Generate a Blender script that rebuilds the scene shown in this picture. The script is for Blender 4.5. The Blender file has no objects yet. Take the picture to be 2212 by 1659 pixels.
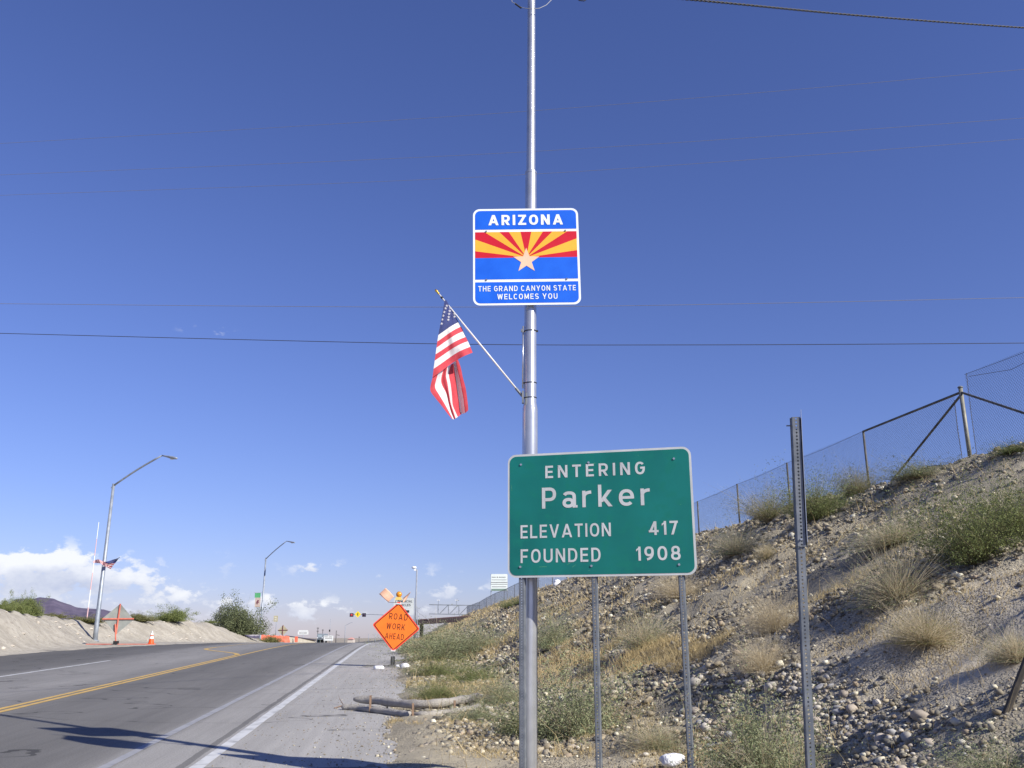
import bpy, math, random
import numpy as np
from mathutils import Vector, Matrix
R = math.radians
rng = np.random.default_rng(7)
random.seed(7)

# ------------------------------------------------------------------ camera, sky, sun, exposure
sc = bpy.context.scene
COL = sc.collection
F, H0, CAMZ = 1950.0, 1378.0, 1.6          # focal length and horizon in px of a 2212x1659 frame, eye height
PITCH = math.atan((H0 - 829.5) / F)
cd = bpy.data.cameras.new('camera'); cam = bpy.data.objects.new('camera', cd); COL.objects.link(cam)
cd.sensor_width = 36; cd.lens = F / 2212 * 36; cd.clip_start = .05; cd.clip_end = 30000
cam.location = (0, 0, CAMZ); cam.rotation_euler = (math.pi / 2 + PITCH, 0, 0)
sc.camera = cam

SUN_EL = R(34.2)
SUN_H = Vector((.783, -.622, 0)).normalized()
TO_SUN = Vector((SUN_H.x * math.cos(SUN_EL), SUN_H.y * math.cos(SUN_EL), math.sin(SUN_EL)))
sl = bpy.data.lights.new('sun', 'SUN'); sl.energy = 4.5; sl.angle = R(.5); sl.color = (1, .955, .86)
so = bpy.data.objects.new('sun', sl); COL.objects.link(so); so.rotation_mode = 'QUATERNION'
so.rotation_quaternion = TO_SUN.to_track_quat('Z', 'Y'); so.location = (20, -20, 30)

vs = sc.view_settings
vs.view_transform = 'Standard'; vs.look = 'None'; vs.exposure = 0.6; vs.gamma = 1.0; vs.use_curve_mapping = False
sc.render.engine = 'CYCLES'
sc.cycles.use_denoising = True
sc.cycles.max_bounces = 6; sc.cycles.diffuse_bounces = 3; sc.cycles.glossy_bounces = 3
sc.cycles.transparent_max_bounces = 8
sc.render.film_transparent = False

def az_el(u, v):
    x = (u - 1106) / F; y = (829.5 - v) / F; s_, c_ = math.sin(PITCH), math.cos(PITCH)
    d = Vector((x, c_ - y * s_, s_ + y * c_)).normalized()
    return math.atan2(d.x, d.y), math.asin(d.z)

def build_world():
    w = bpy.data.worlds.new('World'); sc.world = w; w.use_nodes = True
    nt = w.node_tree; N = nt.nodes; L = nt.links; N.clear()
    def m(op, a, b=None, c=None):
        n = N.new('ShaderNodeMath'); n.operation = op
        for i, q in enumerate((a, b, c)):
            if q is None: continue
            if isinstance(q, (int, float)): n.inputs[i].default_value = q
            else: L.new(q, n.inputs[i])
        return n.outputs[0]
    sky = N.new('ShaderNodeTexSky'); sky.sky_type = 'NISHITA'; sky.sun_disc = False
    sky.sun_elevation = SUN_EL; sky.sun_rotation = math.atan2(SUN_H.x, SUN_H.y)
    sky.altitude = 130; sky.air_density = 1.15; sky.dust_density = .25; sky.ozone_density = 2.2
    tint = N.new('ShaderNodeMix'); tint.data_type = 'RGBA'; tint.blend_type = 'MULTIPLY'; tint.inputs[0].default_value = 1
    L.new(sky.outputs[0], tint.inputs[6]); tint.inputs[7].default_value = (.80, .845, 1.43, 1)
    tc = N.new('ShaderNodeTexCoord'); sp = N.new('ShaderNodeSeparateXYZ'); L.new(tc.outputs['Generated'], sp.inputs[0])
    X, Y, Z = sp.outputs
    az = m('ARCTAN2', X, Y); el = m('ARCSINE', Z)
    nz = N.new('ShaderNodeTexNoise'); nz.inputs['Scale'].default_value = 36; nz.inputs['Detail'].default_value = 7
    nz.inputs['Roughness'].default_value = .6
    mp = N.new('ShaderNodeMapping'); mp.inputs['Scale'].default_value = (1, 1, 1.7); L.new(tc.outputs['Generated'], mp.inputs[0]); L.new(mp.outputs[0], nz.inputs['Vector'])
    nf = nz.outputs['Fac']
    # cumulus banks: (u, v, half width, half height, weight)
    blobs = [(75, 1218, 75, 34, 1.3), (190, 1236, 95, 30, 1.2), (30, 1262, 110, 20, .7), (255, 1262, 70, 16, .7), (225, 1205, 42, 12, .8), (335, 1250, 70, 20, .35),
             (345, 1288, 60, 20, .85), (440, 1292, 40, 20, .75), (545, 1296, 55, 18, 1.0), (635, 1306, 70, 16, 1.0), (700, 1326, 90, 18, .75), (300, 1318, 240, 18, .5),
             (440, 1218, 60, 18, .42), (682, 1228, 46, 16, .85), (870, 1248, 90, 28, .5), (945, 1272, 60, 18, .42), (1030, 1280, 48, 16, .6),
             (455, 718, 46, 9, .42), (538, 1158, 20, 7, .4), (905, 1312, 60, 20, .7), (100, 1300, 130, 20, .6), (-180, 1250, 170, 60, .9), (2420, 1270, 260, 60, .7)]
    tot = None; low = None
    for (u, v, ru, rv, wt) in blobs:
        a0, e0 = az_el(u, v); ra, re = ru / F, rv / F
        da = m('MULTIPLY', m('SUBTRACT', az, a0), 1 / ra); de = m('MULTIPLY', m('SUBTRACT', el, e0), 1 / re)
        r2 = m('ADD', m('MULTIPLY', da, da), m('MULTIPLY', de, de))
        g = m('MULTIPLY', m('EXPONENT', m('MULTIPLY', r2, -.8)), wt * .66)
        tot = g if tot is None else m('ADD', tot, g)
        lo = m('MULTIPLY', g, de); low = lo if low is None else m('ADD', low, lo)
    # the same kind of low cloud band carries on all round the horizon
    nb = N.new('ShaderNodeTexNoise'); nb.inputs['Scale'].default_value = 5; nb.inputs['Detail'].default_value = 3
    mp2 = N.new('ShaderNodeMapping'); mp2.inputs['Scale'].default_value = (1, 1, 3); mp2.inputs['Location'].default_value = (3.1, 1.7, .4)
    L.new(tc.outputs['Generated'], mp2.inputs[0]); L.new(mp2.outputs[0], nb.inputs['Vector'])
    band = m('EXPONENT', m('MULTIPLY', m('POWER', m('MULTIPLY', m('SUBTRACT', el, .05), 18), 2.0), -1))
    behind = m('GREATER_THAN', m('ABSOLUTE', az), .62)
    tot = m('ADD', tot, m('MULTIPLY', behind, m('MULTIPLY', band, m('MULTIPLY', m('SUBTRACT', nb.outputs['Fac'], .42), 3.2))))
    den = m('ADD', tot, m('MULTIPLY', m('SUBTRACT', nf, .5), 5.2))
    mr = N.new('ShaderNodeMapRange'); mr.interpolation_type = 'SMOOTHSTEP'; mr.inputs[1].default_value = .42; mr.inputs[2].default_value = 1.0
    L.new(den, mr.inputs[0])
    dens = m('MULTIPLY', mr.outputs[0], m('MINIMUM', m('MULTIPLY', tot, 1.6), 1.0))
    dens = m('MULTIPLY', dens, .92)
    # cloud body: bright tops, grey-lilac bases
    sh = N.new('ShaderNodeMapRange'); sh.inputs[1].default_value = -.55; sh.inputs[2].default_value = .45; L.new(m('ADD', low, m('MULTIPLY', m('SUBTRACT', nf, .5), 1.6)), sh.inputs[0])
    cc = N.new('ShaderNodeMix'); cc.data_type = 'RGBA'; L.new(sh.outputs[0], cc.inputs[0])
    cc.inputs[6].default_value = (6.3, 6.9, 8.8, 1); cc.inputs[7].default_value = (10.9, 11.1, 11.6, 1)
    mx = N.new('ShaderNodeMix'); mx.data_type = 'RGBA'; L.new(dens, mx.inputs[0]); L.new(tint.outputs[2], mx.inputs[6]); L.new(cc.outputs[2], mx.inputs[7])
    bg = N.new('ShaderNodeBackground'); bg.inputs['Strength'].default_value = .0597
    out = N.new('ShaderNodeOutputWorld'); L.new(mx.outputs[2], bg.inputs[0]); L.new(bg.outputs[0], out.inputs[0])
build_world()

# ------------------------------------------------------------------ helpers
def ray(u, v):
    x = (u - 1106) / F; y = (829.5 - v) / F; s_, c_ = math.sin(PITCH), math.cos(PITCH)
    return np.array((x, c_ - y * s_, s_ + y * c_))
def at(u, v, Y):
    d = ray(u, v); t = Y / d[1]
    return Vector((d[0] * t, Y, CAMZ + d[2] * t))
def px(n, Y): return n / F * Y                        # size of n px at distance Y

def hash2(ix, iy, seed):
    n = (ix.astype(np.int64) * 374761393 + iy.astype(np.int64) * 668265263 + seed * 974634777) & 0x7fffffff
    n = ((n ^ (n >> 13)) * 1274126177) & 0x7fffffff
    return ((n ^ (n >> 16)) & 0xffff) / 65535.0
def vnoise(x, y, seed=0):
    x = np.asarray(x, float); y = np.asarray(y, float)
    ix = np.floor(x); iy = np.floor(y); fx = x - ix; fy = y - iy
    fx = fx * fx * (3 - 2 * fx); fy = fy * fy * (3 - 2 * fy)
    a = hash2(ix, iy, seed); b = hash2(ix + 1, iy, seed); c = hash2(ix, iy + 1, seed); d = hash2(ix + 1, iy + 1, seed)
    return (a * (1 - fx) + b * fx) * (1 - fy) + (c * (1 - fx) + d * fx) * fy - .5
def fbm(x, y, seed=0, octs=4):
    o = 0; a = 1.0
    for k in range(octs):
        o = o + a * vnoise(x * 2 ** k, y * 2 ** k, seed + k * 17); a *= .5
    return o
def sst(a, b, x):
    t = np.clip((np.asarray(x, float) - a) / (b - a), 0, 1); return t * t * (3 - 2 * t)

SK = .118                                              # the road runs along (-SK, 1); s = distance across it
def base(y):
    y = np.asarray(y, float)
    d = np.clip(y - 45, 0, 34.1)
    z = .0213 * np.minimum(y, 79.1) - .0004 * d * d
    return z - .006 * np.clip(y - 79.1, 0, 220)
def ledge(y): return np.interp(y, [0, 40, 50, 57, 66, 80, 120, 300], [-17.6, -17.1, -16.4, -15.1, -13.8, -13.2, -13, -13])
def redge(y): return .05 + 0 * y
TOPZ = 6.4
def emb(s, y):                                         # gravelly railway embankment on the right
    rel = np.interp(y, [0, 15, 23, 30, 42, 77, 120, 260], [5.5, 5.66, 5.88, 6.12, 6.35, 6.2, 6.4, 6.5]) - base(y) + .16 * fbm(y * .11, 3.3, 5, 2)
    f = np.interp(s, [0, .3, 2.2, 3.6, 12.9, 13.9, 15.2, 30], [0, .004, .02, .085, .93, .985, 1.0, 1.0])
    h = rel * f
    on = sst(.4, 3.5, s)
    g = fbm(y * .55 + s * .22, s * .16, 11, 4) * .42 + fbm(y * 1.6, s * .9, 23, 3) * .19 + fbm(y * 4, s * 4, 31, 3) * .085
    ridge = np.abs(fbm(y * .32 + s * .15, s * .22 + 9, 41, 3)); ridge = -.38 * np.exp(-(ridge / .06) ** 2)
    bank = sst(4, 12, s) * (1 - .75 * sst(13, 15, s))
    h = h + on * g * (1 - .6 * sst(13, 15, s)) + bank * ridge * .8
    h = h + fbm(s * 2.2, y * 2.2, 61, 3) * .03 * sst(0, .5, s)
    return h
def lfoot(y): return np.interp(y, [0, 40, 60, 67, 75, 90, 110, 130], [-17.8, -17.8, -20, -21.5, -21, -19, -17, -16])
def lbank(s, y):                                       # sandy cut bank on the left
    hb = np.interp(y, [0, 40, 51, 55.5, 66.75, 74.75, 80, 85, 92, 96, 102, 110, 119, 128], [2.5, 2.3, 2.05, 1.92, 1.65, 1.39, 1.65, 1.88, 1.91, 2.13, 2.03, 1.2, .65, .1])
    foot = lfoot(y)
    t = sst(-.4, 3.4, foot - s)
    return hb * t + t * (fbm(s * .7, y * .7, 71, 5) * .36 - .035 * np.clip(foot - s - 4, 0, 40)) + .05 * fbm(s * 2, y * 2, 73, 2)
def hgt(x, y):
    x = np.asarray(x, float); y = np.asarray(y, float); s = x + SK * y
    z = base(y)
    right = s > 0
    z = z + np.where(right, emb(np.maximum(s, 0), y), 0)
    z = z + np.where(s < ledge(y), lbank(s, y) + .01, 0)
    return z
def hit(u, v, tmin=3.0, tmax=400):
    d = ray(u, v); t = np.geomspace(tmin, tmax, 6000)
    g = CAMZ + d[2] * t - hgt(d[0] * t, d[1] * t)
    k = np.argmax(g < 0)
    if g[k] >= 0: k = np.argmin(g)
    q = t[k]
    return Vector((d[0] * q, d[1] * q, float(hgt(d[0] * q, d[1] * q))))
def gz(x, y): return float(hgt(x, y))

# --- materials
MATS = {}
def srgb(h):
    h = h.lstrip('#'); c = [int(h[i:i + 2], 16) / 255 for i in (0, 2, 4)]
    return tuple((q / 12.92 if q <= .04045 else ((q + .055) / 1.055) ** 2.4) for q in c)
def mat(name, c1, c2=None, scale=8, rough=.7, metal=0, bump=0, bscale=None, detail=5, lo=.35, hi=.65, attr=None, objrand=0, spec=.5, trans=0, c3=None, scale3=60, coord='Object'):
    if name in MATS: return MATS[name]
    m_ = bpy.data.materials.new(name); m_.use_nodes = True; MATS[name] = m_
    nt = m_.node_tree; N = nt.nodes; L = nt.links; b = N['Principled BSDF']
    b.inputs['Roughness'].default_value = rough; b.inputs['Metallic'].default_value = metal
    b.inputs['Specular IOR Level'].default_value = spec
    tc = N.new('ShaderNodeTexCoord')
    col = None
    def mix(fac, a, c):
        n = N.new('ShaderNodeMix'); n.data_type = 'RGBA'; L.new(fac, n.inputs[0])
        for i, q in ((6, a), (7, c)):
            if isinstance(q, tuple): n.inputs[i].default_value = (*q[:3], 1)
            else: L.new(q, n.inputs[i])
        return n.outputs[2]
    if attr:
        a = N.new('ShaderNodeAttribute'); a.attribute_name = attr; col = a.outputs['Color']
        if c2 is not None: col = mix(a.outputs['Fac'], c1, c2)
    elif c2 is not None:
        nz = N.new('ShaderNodeTexNoise'); nz.inputs['Scale'].default_value = scale; nz.inputs['Detail'].default_value = detail
        L.new(tc.outputs[coord], nz.inputs['Vector'])
        mr = N.new('ShaderNodeMapRange'); mr.inputs[1].default_value = lo; mr.inputs[2].default_value = hi; L.new(nz.outputs['Fac'], mr.inputs[0])
        col = mix(mr.outputs[0], c1, c2)
    else: col = c1
    if c3 is not None:
        nz = N.new('ShaderNodeTexNoise'); nz.inputs['Scale'].default_value = scale3; nz.inputs['Detail'].default_value = 3
        L.new(tc.outputs[coord], nz.inputs['Vector'])
        mr = N.new('ShaderNodeMapRange'); mr.inputs[1].default_value = .52; mr.inputs[2].default_value = .68; L.new(nz.outputs['Fac'], mr.inputs[0])
        col = mix(mr.outputs[0], col, c3)
    if objrand:
        oi = N.new('ShaderNodeObjectInfo'); h = N.new('ShaderNodeHueSaturation')
        mr = N.new('ShaderNodeMapRange'); mr.inputs[3].default_value = 1 - objrand; mr.inputs[4].default_value = 1 + objrand; L.new(oi.outputs['Random'], mr.inputs[0]); L.new(mr.outputs[0], h.inputs['Value'])
        if isinstance(col, tuple): h.inputs['Color'].default_value = (*col, 1)
        else: L.new(col, h.inputs['Color'])
        col = h.outputs[0]
    if isinstance(col, tuple): b.inputs['Base Color'].default_value = (*col[:3], 1)
    else: L.new(col, b.inputs['Base Color'])
    if bump:
        nb = N.new('ShaderNodeTexNoise'); nb.inputs['Scale'].default_value = bscale or scale * 4; nb.inputs['Detail'].default_value = 6
        L.new(tc.outputs[coord], nb.inputs['Vector'])
        bp = N.new('ShaderNodeBump'); bp.inputs['Strength'].default_value = bump; bp.inputs['Distance'].default_value = .05
        L.new(nb.outputs['Fac'], bp.inputs['Height']); L.new(bp.outputs[0], b.inputs['Normal'])
    if trans:
        tr = N.new('ShaderNodeBsdfTranslucent'); ms = N.new('ShaderNodeMixShader'); ms.inputs[0].default_value = trans
        if isinstance(col, tuple): tr.inputs[0].default_value = (*col[:3], 1)
        else: L.new(col, tr.inputs[0])
        L.new(b.outputs[0], ms.inputs[1]); L.new(tr.outputs[0], ms.inputs[2]); L.new(ms.outputs[0], N['Material Output'].inputs[0])
    return m_

galv = mat('galvanised_steel', (.46, .47, .49), (.58, .59, .61), scale=6, rough=.28, metal=.66, detail=8, lo=.3, hi=.7)
galv_dull = mat('dull_galvanised_steel', (.135, .15, .17), (.215, .23, .25), scale=11, rough=.5, metal=.2)
steel_dark = mat('weathered_steel', (.10, .10, .10), (.2, .19, .17), scale=10, rough=.6, metal=.4)
lamp_steel = mat('lamp_steel', (.24, .27, .31), (.34, .37, .41), scale=3, rough=.5, metal=.35)
black = mat('black_rubber', (.018, .018, .02), rough=.7)
white_sheet = mat('white_reflective_sheeting', (.76, .80, .80), (.84, .87, .87), scale=3, rough=.35)
aged_white = mat('aged_reflective_sheeting', (.50, .51, .50), (.60, .61, .60), scale=5, rough=.45)
blue_sheet = mat('blue_sheeting', (.008, .105, .62), (.012, .13, .70), scale=4, rough=.35)
red_sheet = mat('red_sheeting', (.53, .008, .018), (.60, .012, .025), scale=4, rough=.35)
gold_sheet = mat('gold_sheeting', (.78, .40, .030), (.85, .45, .04), scale=4, rough=.35)
copper_sheet = mat('copper_sheeting', (.80, .50, .33), (.86, .56, .38), scale=4, rough=.35)
green_sheet = mat('green_sheeting', (.002, .140, .118), (.004, .175, .148), scale=2.2, rough=.4, c3=(.003, .165, .125), scale3=9)
alu_back = mat('bare_aluminium', (.45, .46, .46), (.52, .53, .53), scale=4, rough=.5, metal=.3)
orange_sheet = mat('orange_fluorescent_fabric', (1.0, .20, .018), (1.0, .225, .022), scale=3, rough=.5)
orange_rim = mat('orange_red_border', (.95, .08, .025), rough=.5)
ink = mat('dark_ink', (.09, .012, .005), rough=.6)
print_black = mat('black_print', (.025, .025, .03), rough=.6)
cloth_red = mat('flag_red_cloth', (.58, .05, .07), (.66, .075, .095), scale=12, rough=.8, trans=.3)
cloth_white = mat('flag_white_cloth', (.74, .72, .68), (.84, .82, .80), scale=12, rough=.8, trans=.3)
cloth_blue = mat('flag_blue_cloth', (.025, .035, .13), (.04, .055, .18), scale=12, rough=.8, trans=.2)
brass = mat('gold_finial', (.65, .42, .08), rough=.3, metal=.8)
wood_stake = mat('stake_wood', (.16, .10, .065), (.27, .18, .12), scale=18, rough=.85)
weather_wood = mat('grey_wood', (.20, .17, .14), (.34, .29, .24), scale=14, rough=.9)
burlap = mat('burlap_netting', (.33, .30, .265), (.44, .41, .365), scale=7, rough=.95, bump=.8, bscale=70)
sandbag_white = mat('white_woven_bag', (.62, .62, .64), (.78, .78, .80), scale=10, rough=.8, bump=.4, bscale=30)
white_plastic = mat('white_plastic', (.70, .70, .70), (.82, .82, .82), scale=6, rough=.6)
amber = mat('amber_lens', (.72, .25, .012), (.85, .36, .03), scale=30, rough=.2)

# --- mesh builder
class MB:
    def __init__(self): self.v = []; self.f = []; self.mi = []
    def add(self, vs_, fs_, mi=0):
        o = len(self.v); self.v += [tuple(p) for p in vs_]; self.f += [tuple(i + o for i in f) for f in fs_]; self.mi += [mi] * len(fs_)
        return self
    def box(self, c, size, M=None, mi=0):
        hx, hy, hz = (q / 2 for q in size); c = Vector(c)
        ps = [Vector((x * hx, y * hy, z * hz)) for x in (-1, 1) for y in (-1, 1) for z in (-1, 1)]
        ps = [(M @ p if M else p) + c for p in ps]
        return self.add(ps, [(0, 1, 3, 2), (4, 6, 7, 5), (0, 4, 5, 1), (2, 3, 7, 6), (0, 2, 6, 4), (1, 5, 7, 3)], mi)
    def tube(self, pts, rad, n=12, caps=True, mi=0):
        pts = [Vector(p) for p in pts]
        if not hasattr(rad, '__len__'): rad = [rad] * len(pts)
        vs_ = []; fs_ = []; a = None
        for i, p in enumerate(pts):
            t = (pts[min(i + 1, len(pts) - 1)] - pts[max(i - 1, 0)])
            if t.length < 1e-9: t = Vector((0, 0, 1))
            t.normalize()
            if a is None: a = t.orthogonal().normalized()
            a = (a - t * a.dot(t)).normalized(); b = t.cross(a)
            for k in range(n):
                q = 2 * math.pi * k / n; vs_.append(p + (a * math.cos(q) + b * math.sin(q)) * rad[i])
        for i in range(len(pts) - 1):
            for k in range(n):
                fs_.append((i * n + k, i * n + (k + 1) % n, (i + 1) * n + (k + 1) % n, (i + 1) * n + k))
        if caps: fs_.append(tuple(range(n))[::-1]); fs_.append(tuple((len(pts) - 1) * n + k for k in range(n)))
        return self.add(vs_, fs_, mi)
    def ball(self, c, r, n=12, m=8, mi=0, sc_=(1, 1, 1)):
        c = Vector(c); vs_ = [c + Vector((0, 0, -r * sc_[2]))]; fs_ = []
        for j in range(1, m):
            ph = -math.pi / 2 + math.pi * j / m
            for k in range(n):
                q = 2 * math.pi * k / n
                vs_.append(c + Vector((math.cos(q) * math.cos(ph) * r * sc_[0], math.sin(q) * math.cos(ph) * r * sc_[1], math.sin(ph) * r * sc_[2])))
        vs_.append(c + Vector((0, 0, r * sc_[2]))); T = len(vs_) - 1
        for k in range(n):
            fs_.append((0, 1 + (k + 1) % n, 1 + k)); fs_.append((T, T - n + k, T - n + (k + 1) % n))
            for j in range(m - 2):
                o = 1 + j * n; fs_.append((o + k, o + (k + 1) % n, o + n + (k + 1) % n, o + n + k))
        return self.add(vs_, fs_, mi)
    def prism(self, poly, M, y0, y1, mi=0):               # poly in local (x, z), thickness along local y
        n = len(poly); vs_ = [M @ Vector((p[0], y0, p[1])) for p in poly] + [M @ Vector((p[0], y1, p[1])) for p in poly]
        fs_ = [tuple(range(n)), tuple(range(2 * n - 1, n - 1, -1))] + [(i, i + n, (i + 1) % n + n, (i + 1) % n) for i in range(n)]
        return self.add(vs_, fs_, mi)
    def build(self, name, mat_, parent=None, org=(0, 0, 0), smooth=False):
        me = bpy.data.meshes.new(name); o = Vector(org)
        me.from_pydata([Vector(p) - o for p in self.v], [], self.f)
        ms = mat_ if isinstance(mat_, (list, tuple)) else [mat_]
        for q in ms: me.materials.append(q)
        if len(ms) > 1: me.polygons.foreach_set('material_index', self.mi)
        if smooth:
            me.polygons.foreach_set('use_smooth', [True] * len(me.polygons))
        me.update(); ob = bpy.data.objects.new(name, me); COL.objects.link(ob)
        if parent: ob.parent = parent
        elif Vector(org).length: ob.location = o
        if smooth == 'auto':
            try: me.set_sharp_from_angle(angle=R(35))
            except Exception: pass
        return ob
def np_mesh(name, V, Fc, mat_, parent=None, smooth=False, loc=None, colors=None, fac=None):
    me = bpy.data.meshes.new(name); V = np.asarray(V, np.float32); Fc = np.asarray(Fc, np.int32); k = Fc.shape[1]
    me.vertices.add(len(V)); me.vertices.foreach_set('co', V.ravel())
    me.loops.add(Fc.size); me.loops.foreach_set('vertex_index', Fc.ravel())
    me.polygons.add(len(Fc)); me.polygons.foreach_set('loop_start', np.arange(0, Fc.size, k, dtype=np.int32))
    try: me.polygons.foreach_set('loop_total', np.full(len(Fc), k, np.int32))
    except Exception: pass
    if smooth: me.polygons.foreach_set('use_smooth', np.ones(len(Fc), bool))
    if colors is not None:
        a = me.attributes.new('col', 'FLOAT_COLOR', 'POINT'); c4 = np.ones((len(V), 4), np.float32); c4[:, :3] = colors; a.data.foreach_set('color', c4.ravel())
    if fac is not None:
        a = me.attributes.new('fac', 'FLOAT', 'POINT'); a.data.foreach_set('value', np.asarray(fac, np.float32))
    me.materials.append(mat_); me.update(calc_edges=True); me.validate()
    ob = bpy.data.objects.new(name, me); COL.objects.link(ob)
    if parent: ob.parent = parent
    if loc is not None: ob.location = loc
    return ob
def tag(o, label=None, cat=None, group=None, kind=None):
    for k, q in (('label', label), ('category', cat), ('group', group), ('kind', kind)):
        if q: o[k] = q
    return o
def thing(name, label, cat, loc, group=None):
    o = bpy.data.objects.new(name, None); COL.objects.link(o); o.location = loc; o.empty_display_size = .2
    return tag(o, label, cat, group)
def frame(c, yaw=0, roll=0, pitch=0):
    return Matrix.Translation(c) @ Matrix.Rotation(R(yaw), 4, 'Z') @ Matrix.Rotation(R(roll), 4, 'Y') @ Matrix.Rotation(R(pitch), 4, 'X')
def rrect(x0, x1, z0, z1, r, n=6):
    P = []
    for cx, cz, a0 in ((x1 - r, z1 - r, 0), (x0 + r, z1 - r, 90), (x0 + r, z0 + r, 180), (x1 - r, z0 + r, 270)):
        for k in range(n + 1):
            q = R(a0 + 90 * k / n); P.append((cx + r * math.cos(q), cz + r * math.sin(q)))
    return P[::-1]
# --- highway lettering: every glyph is a few flat strokes (cap height 1)
def glyph(ch, t):
    h = t / 2
    def B(x0, z0, x1, z1): return [(x0, z0), (x1, z0), (x1, z1), (x0, z1)]
    def D(x0, z0, x1, z1):                                # slanted stroke cut level at both ends
        a = h * math.hypot(x1 - x0, z1 - z0) / abs(z1 - z0); return [(x0 - a, z0), (x0 + a, z0), (x1 + a, z1), (x1 - a, z1)]
    def arc(cx, cz, rx, rz, a0, a1, n=12, e=2.3):
        P = []
        for k in range(n + 1):
            q = R(a0 + (a1 - a0) * k / n); c, s_ = math.cos(q), math.sin(q)
            P.append((cx + rx * math.copysign(abs(c) ** (2 / e), c), cz + rz * math.copysign(abs(s_) ** (2 / e), s_)))
        return P
    S = lambda pts, closed=False: ('S', pts, closed)
    top, mid, bot = 1 - h, .5, h
    if ch == 'A': w = .80; k = 1.12 * h; return w, [D(k, 0, w / 2, 1), D(w - k, 0, w / 2, 1), B(.18 * w, .20, .82 * w, .20 + t * .95)]
    if ch == 'B': w = .64; return w, [B(0, 0, t, 1), S([(t, top), (w * .5, top)] + arc(w * .5, .5 + (top - .5) / 2, w * .42 - h, (top - .5) / 2, 90, -90) + [(t, .5)]), S([(t, .5), (w * .55, .5)] + arc(w * .55, (bot + .5) / 2, w * .45 - h, (.5 - bot) / 2, 90, -90) + [(t, bot)])]
    if ch == 'C': w = .66; return w, [S(arc(w / 2, .5, w / 2 - h, .5 - h, 42, 318, 20))]
    if ch == 'D': w = .66; return w, [B(0, 0, t, 1), S([(t * .9, top), (w * .42, top)] + arc(w * .42, .5, w * .58 - h, .5 - h, 90, -90) + [(t * .9, bot)])]
    if ch == 'E': w = .56; return w, [B(0, 0, t, 1), B(t, 1 - t, w, 1), B(t, .5 - h, w * .93, .5 + h), B(t, 0, w, t)]
    if ch == 'F': w = .55; return w, [B(0, 0, t, 1), B(t, 1 - t, w, 1), B(t, .46 - h, w * .9, .46 + h)]
    if ch == 'G': w = .68; return w, [S(arc(w / 2, .5, w / 2 - h, .5 - h, 42, 345, 20) + [(w - h, .47)]), B(w * .52, .47 - h * .4, w, .47 + t * .8)]
    if ch == 'H': w = .66; return w, [B(0, 0, t, 1), B(w - t, 0, w, 1), B(t, .5 - h, w - t, .5 + h)]
    if ch == 'I': return t, [B(0, 0, t, 1)]
    if ch == 'K': w = .68; return w, [B(0, 0, t, 1), D(t * .75, .30, w - 1.25 * h, 1), D(w * .42, .56, w - 1.1 * h, 0)]
    if ch == 'L': w = .55; return w, [B(0, 0, t, 1), B(t, 0, w, t)]
    if ch == 'M': w = .78; return w, [B(0, 0, t, 1), B(w - t, 0, w, 1), D(h, 1, w / 2, .12), D(w - h, 1, w / 2, .12)]
    if ch == 'N': w = .68; return w, [B(0, 0, t, 1), B(w - t, 0, w, 1), D(h, 1, w - h, 0)]
    if ch in 'O0': w = .70 if ch == 'O' else .64; return w, [S(arc(w / 2, .5, w / 2 - h, .5 - h, 90, 450, 32)[:-1], True)]
    if ch in 'PR':
        w = .64; g = [B(0, 0, t, 1), S([(t * .9, top), (w * .52, top)] + arc(w * .52, .42 + (top - .42) / 2, w * .48 - h, (top - .42) / 2, 90, -90) + [(t * .9, .42)])]
        if ch == 'R': g.append(D(w * .48, .44, w - 1.1 * h, 0))
        return w, g
    if ch == 'S':
        w = .62; r1 = (top - .5) / 2; r2 = (.5 - bot) / 2
        return w, [S(arc(w / 2, .5 + r1, w / 2 - h, r1, 25, 180, 10) + arc(w / 2, .5 + r1, w / 2 - h, r1, 180, 262, 5)[1:] + arc(w / 2, bot + r2, w / 2 - h, r2, 82, 0, 5) + arc(w / 2, bot + r2, w / 2 - h, r2, 0, -155, 10)[1:])]
    if ch == 'T': w = .62; return w, [B(w / 2 - h, 0, w / 2 + h, 1 - t), B(0, 1 - t, w, 1)]
    if ch == 'U': w = .66; return w, [S([(h, 1)] + arc(w / 2, .36, w / 2 - h, .36 - h, 180, 360, 16) + [(w - h, 1)])]
    if ch == 'V': w = .74; k = 1.1 * h; return w, [D(k, 1, w / 2, 0), D(w - k, 1, w / 2, 0)]
    if ch == 'W': w = .96; k = 1.05 * h; return w, [D(k, 1, w * .27, 0), D(w * .5, .95, w * .27, 0), D(w * .5, .95, w * .73, 0), D(w - k, 1, w * .73, 0)]
    if ch == 'Y': w = .74; k = 1.2 * h; return w, [B(w / 2 - h, 0, w / 2 + h, .46), D(k, 1, w / 2, .36), D(w - k, 1, w / 2, .36)]
    if ch == 'Z': w = .62; return w, [B(0, 1 - t, w, 1), B(0, 0, w, t), D(1.3 * h, t * .6, w - 1.3 * h, 1 - t * .6)]
    if ch == '1': w = .30; return w, [B(w - t, 0, w, 1), [(0, .80), (0, .80 - t * .9), (w - t * .3, 1 - t * .6), (w - t * .3, 1)]]
    if ch == '4': w = .66; return w, [B(w * .56, 0, w * .56 + t, 1), B(0, .20, w, .20 + t), D(1.2 * h, .24, w * .56 + h * .9, 1)]
    if ch == '7': w = .56; return w, [B(0, 1 - t, w, 1), D(w * .30, 0, w - 1.15 * h, 1)]
    if ch == '9':
        w = .62; r = .30 - h * .35; return w, [S(arc(w / 2, top - r, w / 2 - h, r, 90, 450, 24)[:-1], True), S([(w - h, top - r)] + arc(w * .16, .52, w * .84 - h, .52 - bot, 0, -82, 10, 2.0))]
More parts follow.
